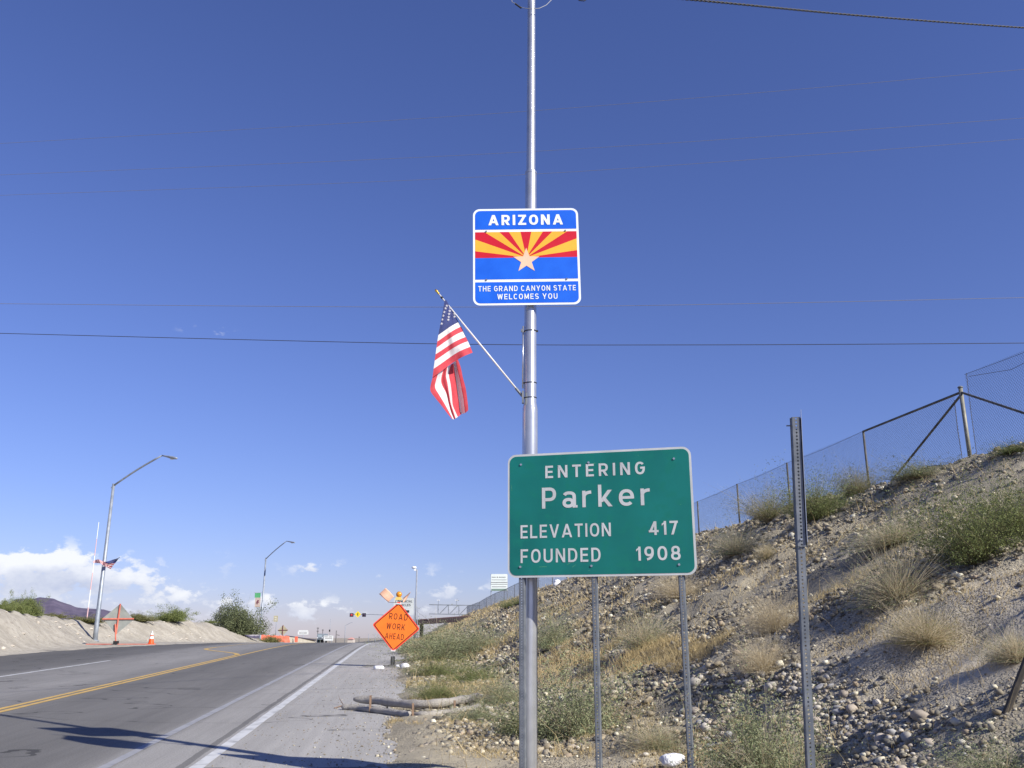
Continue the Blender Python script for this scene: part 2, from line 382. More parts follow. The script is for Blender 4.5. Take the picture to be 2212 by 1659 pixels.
    if ch == '8': w = .62; r1 = .215; return w, [S(arc(w / 2, top - r1 + .0, w / 2 - h - .03, r1, 90, 450, 22)[:-1], True), S(arc(w / 2, bot + (top - 2 * r1 - bot) / 2, w / 2 - h, (top - 2 * r1 - bot) / 2, 90, 450, 22)[:-1], True)]
    x = .78                                               # lower case height
    if ch == 'a': w = .60; xb = x * .60; return w, [B(w - t, 0, w, x * .60), S([(w - h, x * .56)] + arc(w * .5, x - .25, w * .5 - h, .25 - h, 0, 158, 10)), S(arc(w * .44, xb / 2, w * .44 - h, xb / 2 - h, 90, 450, 22)[:-1], True), [(w - t * .2, 0), (w + t * .45, 0), (w + t * .45, t * .75), (w - t * .2, t * .75)]]
    if ch == 'r': w = .42; return w, [B(0, 0, t, x), S([(h, x * .62)] + arc(w, x * .62, w - h, x * .38 - h, 180, 92, 8))]
    if ch == 'k': w = .62; return w, [B(0, 0, t, 1.04), D(t * .8, .22, w - 1.4 * h, x), D(w * .40, .40, w - 1.15 * h, 0)]
    if ch == 'e': w = .66; return w, [B(t * .9, x * .5 - h * .85, w - h * .4, x * .5 + h * .85), S([(w - h, x * .5 - h * .8)] + arc(w / 2, x / 2, w / 2 - h, x / 2 - h, 0, 316, 24))]
    return .34, []
def stroke_poly(pts, t, closed):
    h = t / 2; n = len(pts); Lp = []; Rp = []
    for i in range(n):
        a = pts[i - 1] if (i > 0 or closed) else None; b = pts[(i + 1) % n] if (i < n - 1 or closed) else None; p = pts[i]
        def nd(u, v):
            d = (v[0] - u[0], v[1] - u[1]); l = math.hypot(*d) or 1e-9; return (-d[1] / l, d[0] / l)
        if a is None: m = nd(p, b)
        elif b is None: m = nd(a, p)
        else:
            n1, n2 = nd(a, p), nd(p, b); m = (n1[0] + n2[0], n1[1] + n2[1]); l2 = m[0] ** 2 + m[1] ** 2
            k = min(2 / max(l2, 1e-6), 1.6); m = (m[0] * k, m[1] * k)
        Lp.append((p[0] + m[0] * h, p[1] + m[1] * h)); Rp.append((p[0] - m[0] * h, p[1] - m[1] * h))
    F_ = [(i, (i + 1) % n, n + (i + 1) % n, n + i) for i in range(n if closed else n - 1)]
    return Lp + Rp, F_
def text(name, s, box, M, y, mat_, parent, org, t=.16, space=.20):
    """lettering fitted to the local box (x0, x1, z0, z1); one mesh per letter"""
    gl = []; x = 0
    for ch in s:
        w, g = glyph(ch, t); gl.append((x, g)); x += w + (space if ch != ' ' else .06)
    x -= space; sx = (box[1] - box[0]) / x; sz = box[3] - box[2]
    for (x0, g) in gl:
        if not g: continue
        mb = MB()
        for k, e in enumerate(g):
            if e[0] == 'S': P, Fq = stroke_poly(e[1], t, e[2])
            else: P, Fq = e, [tuple(range(len(e)))]
            mb.add([M @ Vector((box[0] + (x0 + p[0]) * sx, y - .0004 * k, box[2] + p[1] * sz)) for p in P], Fq)
        mb.build(name, mat_, parent, org)
def copy_tree(o, parent=None):
    c = o.copy(); COL.objects.link(c); c.parent = parent
    for ch in o.children: copy_tree(ch, c)
    return c

# ------------------------------------------------------------------ ground, road, embankment, mountain
def grid(name, sv, yv, zf, mat_, uv=True, smooth=True, parent=None):
    S, Yg = np.meshgrid(sv, yv); Xg = S - SK * Yg; Z = zf(S, Yg)
    V = np.stack([Xg, Yg, Z], -1).reshape(-1, 3); ns, ny = len(sv), len(yv)
    i = np.arange((ny - 1) * (ns - 1)); r = i // (ns - 1); c = i % (ns - 1); a = r * ns + c
    ob = np_mesh(name, V, np.stack([a, a + 1, a + 1 + ns, a + ns], -1), mat_, smooth=smooth, parent=parent)
    if uv:
        l = ob.data.uv_layers.new(name='lat'); idx = np.empty(len(ob.data.loops), np.int32); ob.data.loops.foreach_get('vertex_index', idx)
        l.data.foreach_set('uv', np.stack([S.ravel()[idx], Yg.ravel()[idx]], -1).astype(np.float32).ravel())
    return ob
dirt_far = mat('dry_plain', (.27, .225, .17), (.36, .31, .24), scale=.05, rough=.95, c3=(.20, .19, .12), scale3=.3)
sand = mat('sandy_bank_soil', (.31, .28, .225), (.42, .385, .315), scale=.9, rough=.95, bump=.9, bscale=3.5, c3=(.27, .235, .19), scale3=4.5)

def asphalt_material():
    m_ = bpy.data.materials.new('asphalt'); m_.use_nodes = True; nt = m_.node_tree; N = nt.nodes; L = nt.links; b = N['Principled BSDF']
    b.inputs['Roughness'].default_value = .85; b.inputs['Specular IOR Level'].default_value = .25
    uv = N.new('ShaderNodeUVMap'); uv.uv_map = 'lat'
    sp = N.new('ShaderNodeSeparateXYZ'); L.new(uv.outputs[0], sp.inputs[0])
    def noise(scale, sx, sy, detail=5, rough=.55):
        mp = N.new('ShaderNodeMapping'); mp.inputs['Scale'].default_value = (sx, sy, 1); L.new(uv.outputs[0], mp.inputs[0])
        n = N.new('ShaderNodeTexNoise'); n.inputs['Scale'].default_value = scale; n.inputs['Detail'].default_value = detail; n.inputs['Roughness'].default_value = rough
        L.new(mp.outputs[0], n.inputs['Vector']); return n.outputs['Fac']
    def m(op, a, b=None):
        n = N.new('ShaderNodeMath'); n.operation = op
        for i, q in enumerate((a, b)):
            if q is None: continue
            if isinstance(q, (int, float)): n.inputs[i].default_value = q
            else: L.new(q, n.inputs[i])
        return n.outputs[0]
    wob = m('ADD', sp.outputs[0], m('MULTIPLY', m('SUBTRACT', noise(1, 1, .12, 3), .5), .7))
    r = N.new('ShaderNodeValToRGB'); r.color_ramp.interpolation = 'LINEAR'
    mr = N.new('ShaderNodeMapRange'); mr.inputs[1].default_value = -20; mr.inputs[2].default_value = 2; L.new(wob, mr.inputs[0]); L.new(mr.outputs[0], r.inputs[0])
    stops = [(-20, .10), (-16.5, .105), (-14.3, .098), (-12, .12), (-10.9, .20), (-9.6, .215), (-8.4, .21), (-7.3, .18), (-6.5, .122), (-5.7, .138), (-4.9, .142), (-4.2, .128), (-3.5, .165), (-3.0, .265), (-2.3, .28), (-2.1, .31), (-.8, .335), (.4, .34), (2, .34)]
    el = r.color_ramp.elements
    while len(el) < len(stops): el.new(.5)
    for e, (s_, c) in zip(el, stops): e.position = (s_ + 20) / 22; e.color = (c * 1.03, c * .99, c * .93, 1)
    g1 = noise(.5, 1, .18, 6, .6); g2 = noise(45, 1, 1, 3, .7); g3 = noise(3.5, 2.2, .10, 5, .6)
    k = m('MULTIPLY', m('MULTIPLY', m('ADD', m('MULTIPLY', g1, .7), .65), m('ADD', m('MULTIPLY', g2, 1.3), .35)), m('ADD', m('MULTIPLY', g3, .45), .78))
    # sealed joint just inside the edge line and a few cross cracks
    j = m('SUBTRACT', 1.0, m('MULTIPLY', m('LESS_THAN', m('ABSOLUTE', m('ADD', m('ADD', sp.outputs[0], m('MULTIPLY', m('SUBTRACT', noise(1, 1, 1.5, 3), .5), .08)), 2.39)), .05), .42))
    cr = m('SUBTRACT', 1.0, m('MULTIPLY', m('LESS_THAN', m('ABSOLUTE', m('SUBTRACT', noise(.22, .35, 1, 4), .52)), .0022), .55))
    k = m('MULTIPLY', m('MULTIPLY', k, j), cr)
    vm = N.new('ShaderNodeVectorMath'); vm.operation = 'SCALE'; L.new(r.outputs[0], vm.inputs[0]); L.new(k, vm.inputs['Scale'])
    L.new(vm.outputs[0], b.inputs['Base Color'])
    bp = N.new('ShaderNodeBump'); bp.inputs['Strength'].default_value = .5; bp.inputs['Distance'].default_value = .01; L.new(g2, bp.inputs['Height']); L.new(bp.outputs[0], b.inputs['Normal'])
    return m_
asphalt = asphalt_material()

def slope_material():
    m_ = bpy.data.materials.new('gravelly_slope_soil'); m_.use_nodes = True; nt = m_.node_tree; N = nt.nodes; L = nt.links; b = N['Principled BSDF']
    b.inputs['Roughness'].default_value = .95; b.inputs['Specular IOR Level'].default_value = .15
    tc = N.new('ShaderNodeTexCoord')
    def noise(s_, d=5, r_=.6):
        n = N.new('ShaderNodeTexNoise'); n.inputs['Scale'].default_value = s_; n.inputs['Detail'].default_value = d; n.inputs['Roughness'].default_value = r_
        L.new(tc.outputs['Object'], n.inputs['Vector']); return n.outputs['Fac']
    def ramp(f, stops):
        r = N.new('ShaderNodeValToRGB'); e = r.color_ramp.elements
        while len(e) < len(stops): e.new(.5)
        for q, (p_, c) in zip(e, stops): q.position = p_; q.color = (*c, 1)
        L.new(f, r.inputs[0]); return r.outputs[0]
    big = ramp(noise(.35, 4), [(.3, (.28, .243, .175)), (.5, (.385, .337, .245)), (.7, (.32, .283, .21))])
    vo = N.new('ShaderNodeTexVoronoi'); vo.inputs['Scale'].default_value = 34; L.new(tc.outputs['Object'], vo.inputs['Vector'])
    sp = N.new('ShaderNodeSeparateColor'); L.new(vo.outputs['Color'], sp.inputs[0])
    peb = ramp(sp.outputs[0], [(0, (.13, .12, .10)), (.35, (.30, .265, .205)), (.75, (.40, .355, .275)), (1, (.58, .53, .45))])
    edge = N.new('ShaderNodeMapRange'); edge.inputs[1].default_value = .55; edge.inputs[2].default_value = .3; L.new(vo.outputs['Distance'], edge.inputs[0])
    mk = N.new('ShaderNodeMapRange'); mk.inputs[1].default_value = .42; mk.inputs[2].default_value = .6; L.new(noise(1.3, 4), mk.inputs[0])
    fm = N.new('ShaderNodeMath'); fm.operation = 'MULTIPLY'; L.new(edge.outputs[0], fm.inputs[0]); L.new(mk.outputs[0], fm.inputs[1])
    mx = N.new('ShaderNodeMix'); mx.data_type = 'RGBA'; L.new(fm.outputs[0], mx.inputs[0]); L.new(big, mx.inputs[6]); L.new(peb, mx.inputs[7])
    # a fan of fine pale sand low on the slope and along its foot
    ds = N.new('ShaderNodeVectorMath'); ds.operation = 'DISTANCE'; mpp = N.new('ShaderNodeMapping'); mpp.inputs['Scale'].default_value = (1, .62, .6); L.new(tc.outputs['Object'], mpp.inputs[0]); L.new(mpp.outputs[0], ds.inputs[0]); ds.inputs[1].default_value = (4.75, 5.5, .9)
    sm = N.new('ShaderNodeMath'); sm.operation = 'MULTIPLY_ADD'; L.new(noise(1.6, 5), sm.inputs[0]); sm.inputs[1].default_value = -2.2; L.new(ds.outputs['Value'], sm.inputs[2])
    smr = N.new('ShaderNodeMapRange'); smr.inputs[1].default_value = 1.3; smr.inputs[2].default_value = -.4; L.new(sm.outputs[0], smr.inputs[0])
    mx2 = N.new('ShaderNodeMix'); mx2.data_type = 'RGBA'; L.new(smr.outputs[0], mx2.inputs[0]); L.new(mx.outputs[2], mx2.inputs[6]); mx2.inputs[7].default_value = (.54, .475, .36, 1)
    L.new(mx2.outputs[2], b.inputs['Base Color'])
    b1 = N.new('ShaderNodeBump'); b1.inputs['Strength'].default_value = .8; b1.inputs['Distance'].default_value = .05; L.new(fm.outputs[0], b1.inputs['Height'])
    b2 = N.new('ShaderNodeBump'); b2.inputs['Strength'].default_value = .6; b2.inputs['Distance'].default_value = .06; L.new(noise(9, 6, .7), b2.inputs['Height']); L.new(b1.outputs[0], b2.inputs['Normal'])
    L.new(b2.outputs[0], b.inputs['Normal']); return m_
slope_soil = slope_material()

yfar = np.concatenate([np.arange(-30, 120, 2.0), np.geomspace(120, 9000, 60)])
sfar = np.concatenate([-np.geomspace(9000, 32, 40), np.arange(-30, 30, 1.5), np.geomspace(30, 9000, 40)])
def gf(S, Y): return base(Y) - .12 - 1.2 * sst(-14, -22, S) * 0 - np.where(S > 0, .3, 0)
tag(grid('ground', sfar, yfar, gf, dirt_far), kind='structure')
yb = np.concatenate([np.arange(20, 125, .6), np.geomspace(125, 300, 20)])
sb = np.concatenate([-np.geomspace(400, 46, 16), np.arange(-45, -12.6, .45)])
def lf(S, Y):
    le = ledge(Y); z = base(Y) + np.where(S < le, lbank(S, Y) + .015 * (1 + 2 * fbm(S * 1.5, Y * 1.5, 3, 2)), -.1)
    return z
tag(grid('sandy_bank', sb, yb, lf, sand), kind='structure')
yr = np.concatenate([np.arange(-20, 130, 1.0), np.geomspace(130, 1500, 40)])
sr = np.array([-18.4, -17, -15, -13, -11, -9, -7, -5, -3, -2, -1, 0, .8])
road = tag(grid('road', sr, yr, lambda S, Y: base(Y) - np.where(S > .3, .03, 0), asphalt), kind='structure')
ye = np.concatenate([np.arange(1.5, 30, .13), np.arange(30, 80, .32), np.arange(80, 262, 1.2)])
se = np.concatenate([np.arange(-.5, 16.4, .15), [17, 19, 23, 30, 60]])
def ef(S, Y):
    lip = -.05 + .09 * sst(-.35, .35, S + .5 * fbm(Y * .8, S * 0 + 2, 91, 3))
    return base(Y) + emb(np.maximum(S, 0), Y) + np.where(S < 1, lip - .04 * sst(.3, 1, S), 0)
embankment = tag(grid('embankment', se, ye, ef, slope_soil), kind='structure')

def paint(name, col, wear, sc_=5):
    return mat(name, col, tuple(q * wear for q in col), scale=sc_, rough=.7, detail=8, lo=.45, hi=.75)
white_paint = paint('white_road_paint', (.55, .55, .54), .55)
thin_paint = paint('worn_white_paint', (.30, .30, .31), .7)
yellow_paint = paint('yellow_road_paint', (.55, .36, .10), .7)
def stripe(name, sfun, w, y0, y1, mat_, lab, step=.5, dy=0.0):
    yv = np.concatenate([np.arange(y0, min(y1, 130), step), [y1]]) if y1 <= 130 else np.concatenate([np.arange(y0, 130, step), np.linspace(130, y1, 20)])
    c = np.array([sfun(q) for q in yv]); jit = .012 * fbm(yv * 3, yv * 0, 5, 2)
    V = []; 
    for i, q in enumerate(yv):
        for sgn in (-1, 1):
            s_ = c[i] + sgn * w / 2 + jit[i] * sgn; V.append((s_ - SK * q, q, float(base(q)) + .005))
    n = len(yv); Fc = [(2 * i, 2 * i + 1, 2 * i + 3, 2 * i + 2) for i in range(n - 1)]
    o = np_mesh(name, V, Fc, mat_, parent=road); o['label'] = lab; return o
stripe('edge_line', lambda y: -2.2, .155, -5, 140, white_paint, 'solid white edge line along the right shoulder')
stripe('lane_line', lambda y: -3.2 - .002 * y, .12, -5, 140, thin_paint, 'faint worn white line inside the edge line')
stripe('centre_line', lambda y: -6.96, .13, -5, 140, yellow_paint, 'right stripe of the double yellow line')
stripe('centre_line', lambda y: -7.18, .13, -5, 41.5, yellow_paint, 'left stripe of the double yellow line')
def hook(y): return -7.18 - 3.1 * float(sst(41, 50, y))
stripe('centre_line', hook, .22, 41, 52, yellow_paint, 'yellow stripe swinging left where the median opens', step=.25)
stripe('centre_line', lambda y: -10.3, .12, 51.5, 130, yellow_paint, 'left yellow stripe of the widened median')
stripe('dash', lambda y: -11.1, .14, 14, 36, white_paint, 'long white lane dash left of the yellow lines')

# mountain beyond the left bank
def mountain():
    D = 4200.0
    sky_ = [(-260, 1352), (-120, 1330), (0, 1326), (60, 1316), (78, 1309), (92, 1297.5), (108, 1296), (123, 1298), (141, 1293), (170, 1296.5), (194, 1305), (219, 1314), (243, 1317), (275, 1319), (308, 1327), (334, 1332), (380, 1342), (430, 1352), (500, 1364), (600, 1376)]
    us = np.linspace(-260, 600, 300); hv = np.interp(us, [a for a, _ in sky_], [b for _, b in sky_])
    Hh = (1380 - hv) / F * D; Xc = (us - 1106) / F * D * 1.03
    rows = 34; V = []
    for j in range(rows):
        t = (j / (rows - 1)) * 2 - 1                     # front foot .. crest .. back foot
        yy = D + t * 900
        prof = max(0, 1 - abs(t)) ** .85
        h = Hh * prof * (1 + .0) + fbm(us * .05 + j * .11, np.full_like(us, j * .35), 77, 4) * 26 * (prof * (1 - prof) * 3 + .05)
        for i in range(len(us)): V.append((Xc[i] * (yy / D), yy, h[i] - 4))
    n = len(us); i = np.arange((rows - 1) * (n - 1)); r = i // (n - 1); c = i % (n - 1); a = r * n + c
    rock = mat('haze_tinted_rock', (.075, .062, .10), (.125, .10, .145), scale=.012, rough=.95, bump=.5, bscale=.03)  # purple rock with the bluish distance haze put into its base colour
    tag(np_mesh('mountain', V, np.stack([a, a + 1, a + 1 + n, a + n], -1), rock, smooth=True), kind='structure')
mountain()

# ------------------------------------------------------------------ stones
def stone_mesh(k):
    g = np.random.default_rng(100 + k); me_v = []; me_f = []
    t = (1 + 5 ** .5) / 2
    V = np.array([(-1, t, 0), (1, t, 0), (-1, -t, 0), (1, -t, 0), (0, -1, t), (0, 1, t), (0, -1, -t), (0, 1, -t), (t, 0, -1), (t, 0, 1), (-t, 0, -1), (-t, 0, 1)], float)
    Fc = [(0, 11, 5), (0, 5, 1), (0, 1, 7), (0, 7, 10), (0, 10, 11), (1, 5, 9), (5, 11, 4), (11, 10, 2), (10, 7, 6), (7, 1, 8), (3, 9, 4), (3, 4, 2), (3, 2, 6), (3, 6, 8), (3, 8, 9), (4, 9, 5), (2, 4, 11), (6, 2, 10), (8, 6, 7), (9, 8, 1)]
    V /= np.linalg.norm(V, axis=1)[:, None]
    return V, Fc
ICO_V, ICO_F = stone_mesh(0)
def subdiv(V, Fc):
    V = [tuple(p) for p in V]; cache = {}; out = []
    def mid(a, b):
        k = (min(a, b), max(a, b))
        if k not in cache:
            p = (np.array(V[a]) + np.array(V[b])) / 2; p /= np.linalg.norm(p); cache[k] = len(V); V.append(tuple(p))
        return cache[k]
    for a, b, c in Fc:
        x, y, z = mid(a, b), mid(b, c), mid(c, a); out += [(a, x, z), (b, y, x), (c, z, y), (x, y, z)]
    return np.array(V), out
ICO2_V, ICO2_F = subdiv(ICO_V, ICO_F)

def pebbles(N, zone, smin, smax, seed, zsink=.25):
    """zone(n) -> x, y arrays"""
    g = np.random.default_rng(seed); x, y = zone(N, g); N = len(x)
    z = hgt(x, y)
    u = g.random(N); size = smin * (smax / smin) ** (u ** 2.1)
    sc3 = size[:, None] * np.stack([g.uniform(.8, 1.25, N), g.uniform(.7, 1.1, N), g.uniform(.5, .8, N)], -1)
    sink = g.uniform(-.1, .45, N)
    V = np.repeat(ICO_V[None], N, 0) * (1 + g.uniform(-.34, .28, (N, 12, 1)))
    V = V * sc3[:, None, :]
    a = g.uniform(0, 2 * np.pi, N); ca, sa = np.cos(a)[:, None], np.sin(a)[:, None]
    tl = g.uniform(-.5, .5, N); ct, st = np.cos(tl)[:, None], np.sin(tl)[:, None]
    X, Y, Z = V[..., 0], V[..., 1], V[..., 2]
    X, Z = X * ct + Z * st, -X * st + Z * ct
    X, Y = X * ca - Y * sa, X * sa + Y * ca
    P = np.stack([X + x[:, None], Y + y[:, None], Z + z[:, None] + (size * sink)[:, None]], -1).reshape(-1, 3)
    Fc = (np.array(ICO_F)[None] + (np.arange(N) * 12)[:, None, None]).reshape(-1, 3)
    pal = np.array([(.46, .41, .345), (.31, .26, .205), (.24, .20, .16), (.20, .18, .16), (.13, .12, .115), (.58, .54, .48), (.28, .24, .20), (.33, .26, .21)])
    pal = pal * np.array((1.06, 1.07, .95))
    c = pal[g.choice(len(pal), N, p=[.13, .2, .19, .15, .15, .05, .08, .05])] * g.uniform(.75, 1.2, (N, 1))
    return P, Fc, np.repeat(c, 12, 0)
peb_mat = mat('pebble_stone', (0, 0, 0), attr='col', rough=.85, spec=.25)
def zone_slope(y0, y1, p, s0=.2, s1=15.2):
    def f(N, g):
        t = g.random(N * 2); q = 1 - p
        y = (y0 ** q + t * (y1 ** q - y0 ** q)) ** (1 / q); s = g.uniform(s0, s1, N * 2)
        sandy = np.exp(-(((s - .118 * y - 4.4) / 1.5) ** 2 + ((y - 8.9) / 2.0) ** 2)) if s1 > 5 else 0
        k = fbm(s * .55, y * .4, 301, 3) + .25 * g.random(N * 2) - .5 * sandy > g.uniform(-.35, .30, N * 2)
        s, y = s[k][:N], y[k][:N]
        return s - SK * y, y
    return f
def zone_cobbles(N, g):
    xs, ys_ = [], []
    for (u0, v0, u1, v1, sd, wt) in ((1800, 1530, 2010, 1660, .45, .45), (1545, 1458, 1700, 1490, .40, .25), (1690, 1460, 1840, 1540, .4, .15), (1500, 1500, 1560, 1640, .4, .15)):
        a, b = hit(u0, v0), hit(u1, v1); n = int(N * wt); t = g.random(n)
        xs.append(a.x + (b.x - a.x) * t + g.normal(0, sd * .55, n)); ys_.append(a.y + (b.y - a.y) * t + g.normal(0, sd * .55, n))
    return np.concatenate(xs), np.concatenate(ys_)
parts = [pebbles(35000, zone_slope(4.2, 15, 1.02), .009, .040, 1), pebbles(28000, zone_slope(11, 34, 1.2), .019, .075, 7), pebbles(20000, zone_slope(22, 70, 1.3), .032, .12, 2), pebbles(7000, zone_slope(50, 190, 1.5), .06, .17, 3),
         pebbles(3500, zone_cobbles, .012, .045, 6), pebbles(7000, zone_slope(8, 36, 1.1, -.25, 2.6), .006, .03, 4)]
V = np.concatenate([p[0] for p in parts]); C = np.concatenate([p[2] for p in parts]); off = 0; Fs = []
for p in parts: Fs.append(p[1] + off); off += len(p[0])
tag(np_mesh('gravel', V, np.concatenate(Fs), peb_mat, parent=embankment, colors=C), kind='stuff')

def zone_shoulder(N, g):
    y = 8 * (60 / 8) ** g.random(N); s_ = np.where(g.random(N) < .6, -np.abs(g.normal(0, .7, N)), g.uniform(-2.1, .2, N)); s_ = np.clip(s_, -2.05, .2); return s_ - SK * y, y
gp = pebbles(5000, zone_shoulder, .004, .016, 8)
tag(np_mesh('grit', gp[0], gp[1], peb_mat, parent=road, colors=gp[2] * .8), kind='stuff')
# the 300 stones that show largest, each its own object on the embankment
cob = [mat('cobble_pale', (.40, .365, .31), (.51, .47, .405), scale=9, rough=.85, objrand=.22), mat('cobble_tan', (.33, .28, .225), (.44, .38, .31), scale=9, rough=.85, objrand=.22),
       mat('cobble_grey', (.26, .255, .25), (.38, .37, .36), scale=9, rough=.85, objrand=.22), mat('cobble_dark', (.12, .115, .115), (.2, .19, .185), scale=9, rough=.85, objrand=.22)]
stone_meshes = []
for k in range(12):
    g = np.random.default_rng(500 + k); Vv = ICO2_V.copy()
    for _ in range(3):
        d = g.normal(size=3); d /= np.linalg.norm(d); cut = g.uniform(.62, .9); t = Vv @ d; Vv = Vv - np.maximum(t - cut, 0)[:, None] * d
    Vv = Vv * (1 + .09 * g.normal(size=(len(Vv), 1))) * np.array((g.uniform(.85, 1.3), g.uniform(.75, 1.0), g.uniform(.55, .85)))
    me = bpy.data.meshes.new('stone'); me.from_pydata([tuple(p) for p in Vv], [], ICO2_F)
    me.polygons.foreach_set('use_smooth', [True] * len(me.polygons)); me.materials.append(cob[[0, 1, 0, 2, 1, 0, 3, 1, 2, 0, 1, 2][k]]); stone_meshes.append(me)
def add_stone(x, y, r, mesh=None):
    o = bpy.data.objects.new('stone', mesh or random.choice(stone_meshes)); COL.objects.link(o); o.parent = embankment
    o.location = (x, y, gz(x, y) + r * .18); o.scale = (r,) * 3; o.rotation_euler = (random.uniform(-.4, .4), random.uniform(-.4, .4), random.uniform(0, 6.28))
placed = []
def scatter(n, u0, v0, u1, v1, half, rpx0, rpx1):
    """n stones along a band on the slope"""
    k = 0; tries = 0
    while k < n and tries < n * 8:
        tries += 1
        t = random.random(); u = u0 + (u1 - u0) * t + random.gauss(0, half * .5); v = v0 + (v1 - v0) * t + random.gauss(0, half * .45)
        p = hit(u, v)
        r = px(rpx0 + (rpx1 - rpx0) * random.random() ** 2.2, p.y)
        if any((p.x - a) ** 2 + (p.y - b) ** 2 < (.75 * (r + c)) ** 2 for a, b, c in placed[-140:]): continue
        placed.append((p.x, p.y, r)); add_stone(p.x, p.y, r); k += 1
scatter(95, 1785, 1520, 1985, 1650, 48, 5, 15)
scatter(55, 1510, 1478, 1715, 1482, 34, 4, 12)
scatter(24, 1700, 1470, 1830, 1530, 45, 3, 10)
scatter(16, 2000, 1600, 2212, 1640, 55, 3, 8)
scatter(26, 1500, 1500, 1560, 1640, 50, 5, 14)
scatter(24, 1180, 1600, 1470, 1650, 40, 3, 11)
scatter(20, 900, 1640, 1110, 1590, 45, 2.5, 8)
scatter(14, 1000, 1570, 1110, 1545, 40, 4, 9)
scatter(14, 1900, 1330, 2200, 1500, 120, 2.5, 6)
for u, v, r, k in ((925, 1646, 10, 3), (1500, 1478, 13, 0), (1990, 1552, 19, 1), (1960, 1598, 15, 0), (1895, 1522, 11, 0), (2010, 1610, 14, 1), (1640, 1460, 15, 2), (1660, 1490, 13, 0)):
    p = hit(u, v); add_stone(p.x, p.y, px(r, p.y), stone_meshes[{0: 0, 1: 1, 2: 3, 3: 6}[k]])
def lone_rock(name, label, u, v, rpx, mat_, seed, flat=.7):
    g = np.random.default_rng(seed); p = hit(u, v); r = px(rpx, p.y)
    V3, F3 = subdiv(ICO2_V, ICO2_F); nn = V3 * (1 + .28 * fbm(V3[:, 0] * 2.1 + seed, V3[:, 1] * 2.1 + V3[:, 2] * 1.7, seed, 4)[:, None])
    nn = nn * np.array((1.15, .9, flat)) * r
    o = np_mesh(name, nn, F3, mat_, smooth=False, loc=(p.x, p.y, p.z + r * flat * .45)); tag(o, label, 'rock'); return o
chalk = mat('white_quartz', (.66, .66, .68), (.80, .80, .82), scale=14, rough=.8, bump=.5, bscale=40)
lone_rock('boulder', 'bright white jagged rock at the foot of the right sign post', 1455, 1652, 24, chalk, 3, .62)
rub = mat('bank_stone', (.42, .375, .31), (.54, .49, .42), scale=4, rough=.9, objrand=.2)
for k in range(70):                                     # pale stones in the left bank
    y = random.uniform(38, 92); s_ = float(lfoot(y)) - random.uniform(.2, 3.2)
    o = bpy.data.objects.new('stone', stone_meshes[k % 6]); COL.objects.link(o); o.parent = bpy.data.objects['sandy_bank']
    r = random.uniform(.05, .15); o.location = (s_ - SK * y, y, float(base(y) + lbank(s_, y)) + r * .1); o.scale = (r * 1.3, r, r * .8); o.rotation_euler = (0, 0, random.random() * 6)
    o.material_slots[0].link = 'OBJECT'; o.material_slots[0].material = rub

# ------------------------------------------------------------------ shrubs and grass
leaf_green = mat('broom_green_leaf', (.105, .14, .045), (.28, .31, .115), attr='fac', rough=.7, trans=.25, spec=.2)
leaf_grey = mat('sage_grey_leaf', (.16, .185, .095), (.35, .37, .215), attr='fac', rough=.8, trans=.25, spec=.15)
leaf_olive = mat('olive_leaf', (.13, .14, .055), (.30, .285, .12), attr='fac', rough=.8, trans=.25, spec=.15)
straw = mat('dry_straw', (.47, .395, .265), (.74, .645, .455), attr='fac', rough=.85, trans=.45, spec=.15)
straw_gold = mat('golden_dry_grass', (.42, .325, .165), (.66, .53, .29), attr='fac', rough=.85, trans=.35, spec=.15)
twig = mat('dry_twig', (.14, .13, .07), (.28, .25, .15), attr='fac', rough=.9, spec=.15)

def ribbons(P0, D, Lh, bend, w, seg, g):
    """curved tapered ribbons; returns V, F(quads), fac, and points along each"""
    n = len(P0); side = np.cross(D, g.normal(size=(n, 3))); side /= np.linalg.norm(side, axis=1)[:, None] + 1e-9
    pts = []
    for j in range(seg + 1):
        t = j / seg
        pts.append(P0 + D * (Lh * t)[:, None] + bend * ((t * t) * Lh)[:, None])
    V = []
    for j in range(seg + 1):
        ww = (w * (1 - .8 * j / seg))[:, None]; V += [pts[j] - side * ww, pts[j] + side * ww]
    V = np.stack(V, 1).reshape(-1, 3); m2 = 2 * (seg + 1); o = np.arange(n)[:, None] * m2
    Fc = np.concatenate([np.stack([o + 2 * j, o + 2 * j + 1, o + 2 * j + 3, o + 2 * j + 2], -1).reshape(-1, 4) for j in range(seg)])
    return V, Fc, np.stack(pts, 1)
def leaflets(P, size, g, aspect=2.6):
    n = len(P); a = g.normal(size=(n, 3)); a[:, 2] += .6; a /= np.linalg.norm(a, axis=1)[:, None]
    b = np.cross(a, g.normal(size=(n, 3))); b /= np.linalg.norm(b, axis=1)[:, None] + 1e-9
    s_ = size * g.uniform(.6, 1.4, n); a = a * s_[:, None]; b = b * (s_ / aspect)[:, None]
    V = np.stack([P - a * .5, P + b * .5, P + a * .6, P - b * .5], 1).reshape(-1, 3)
    return V, (np.arange(n)[:, None] * 4 + np.arange(4)[None])
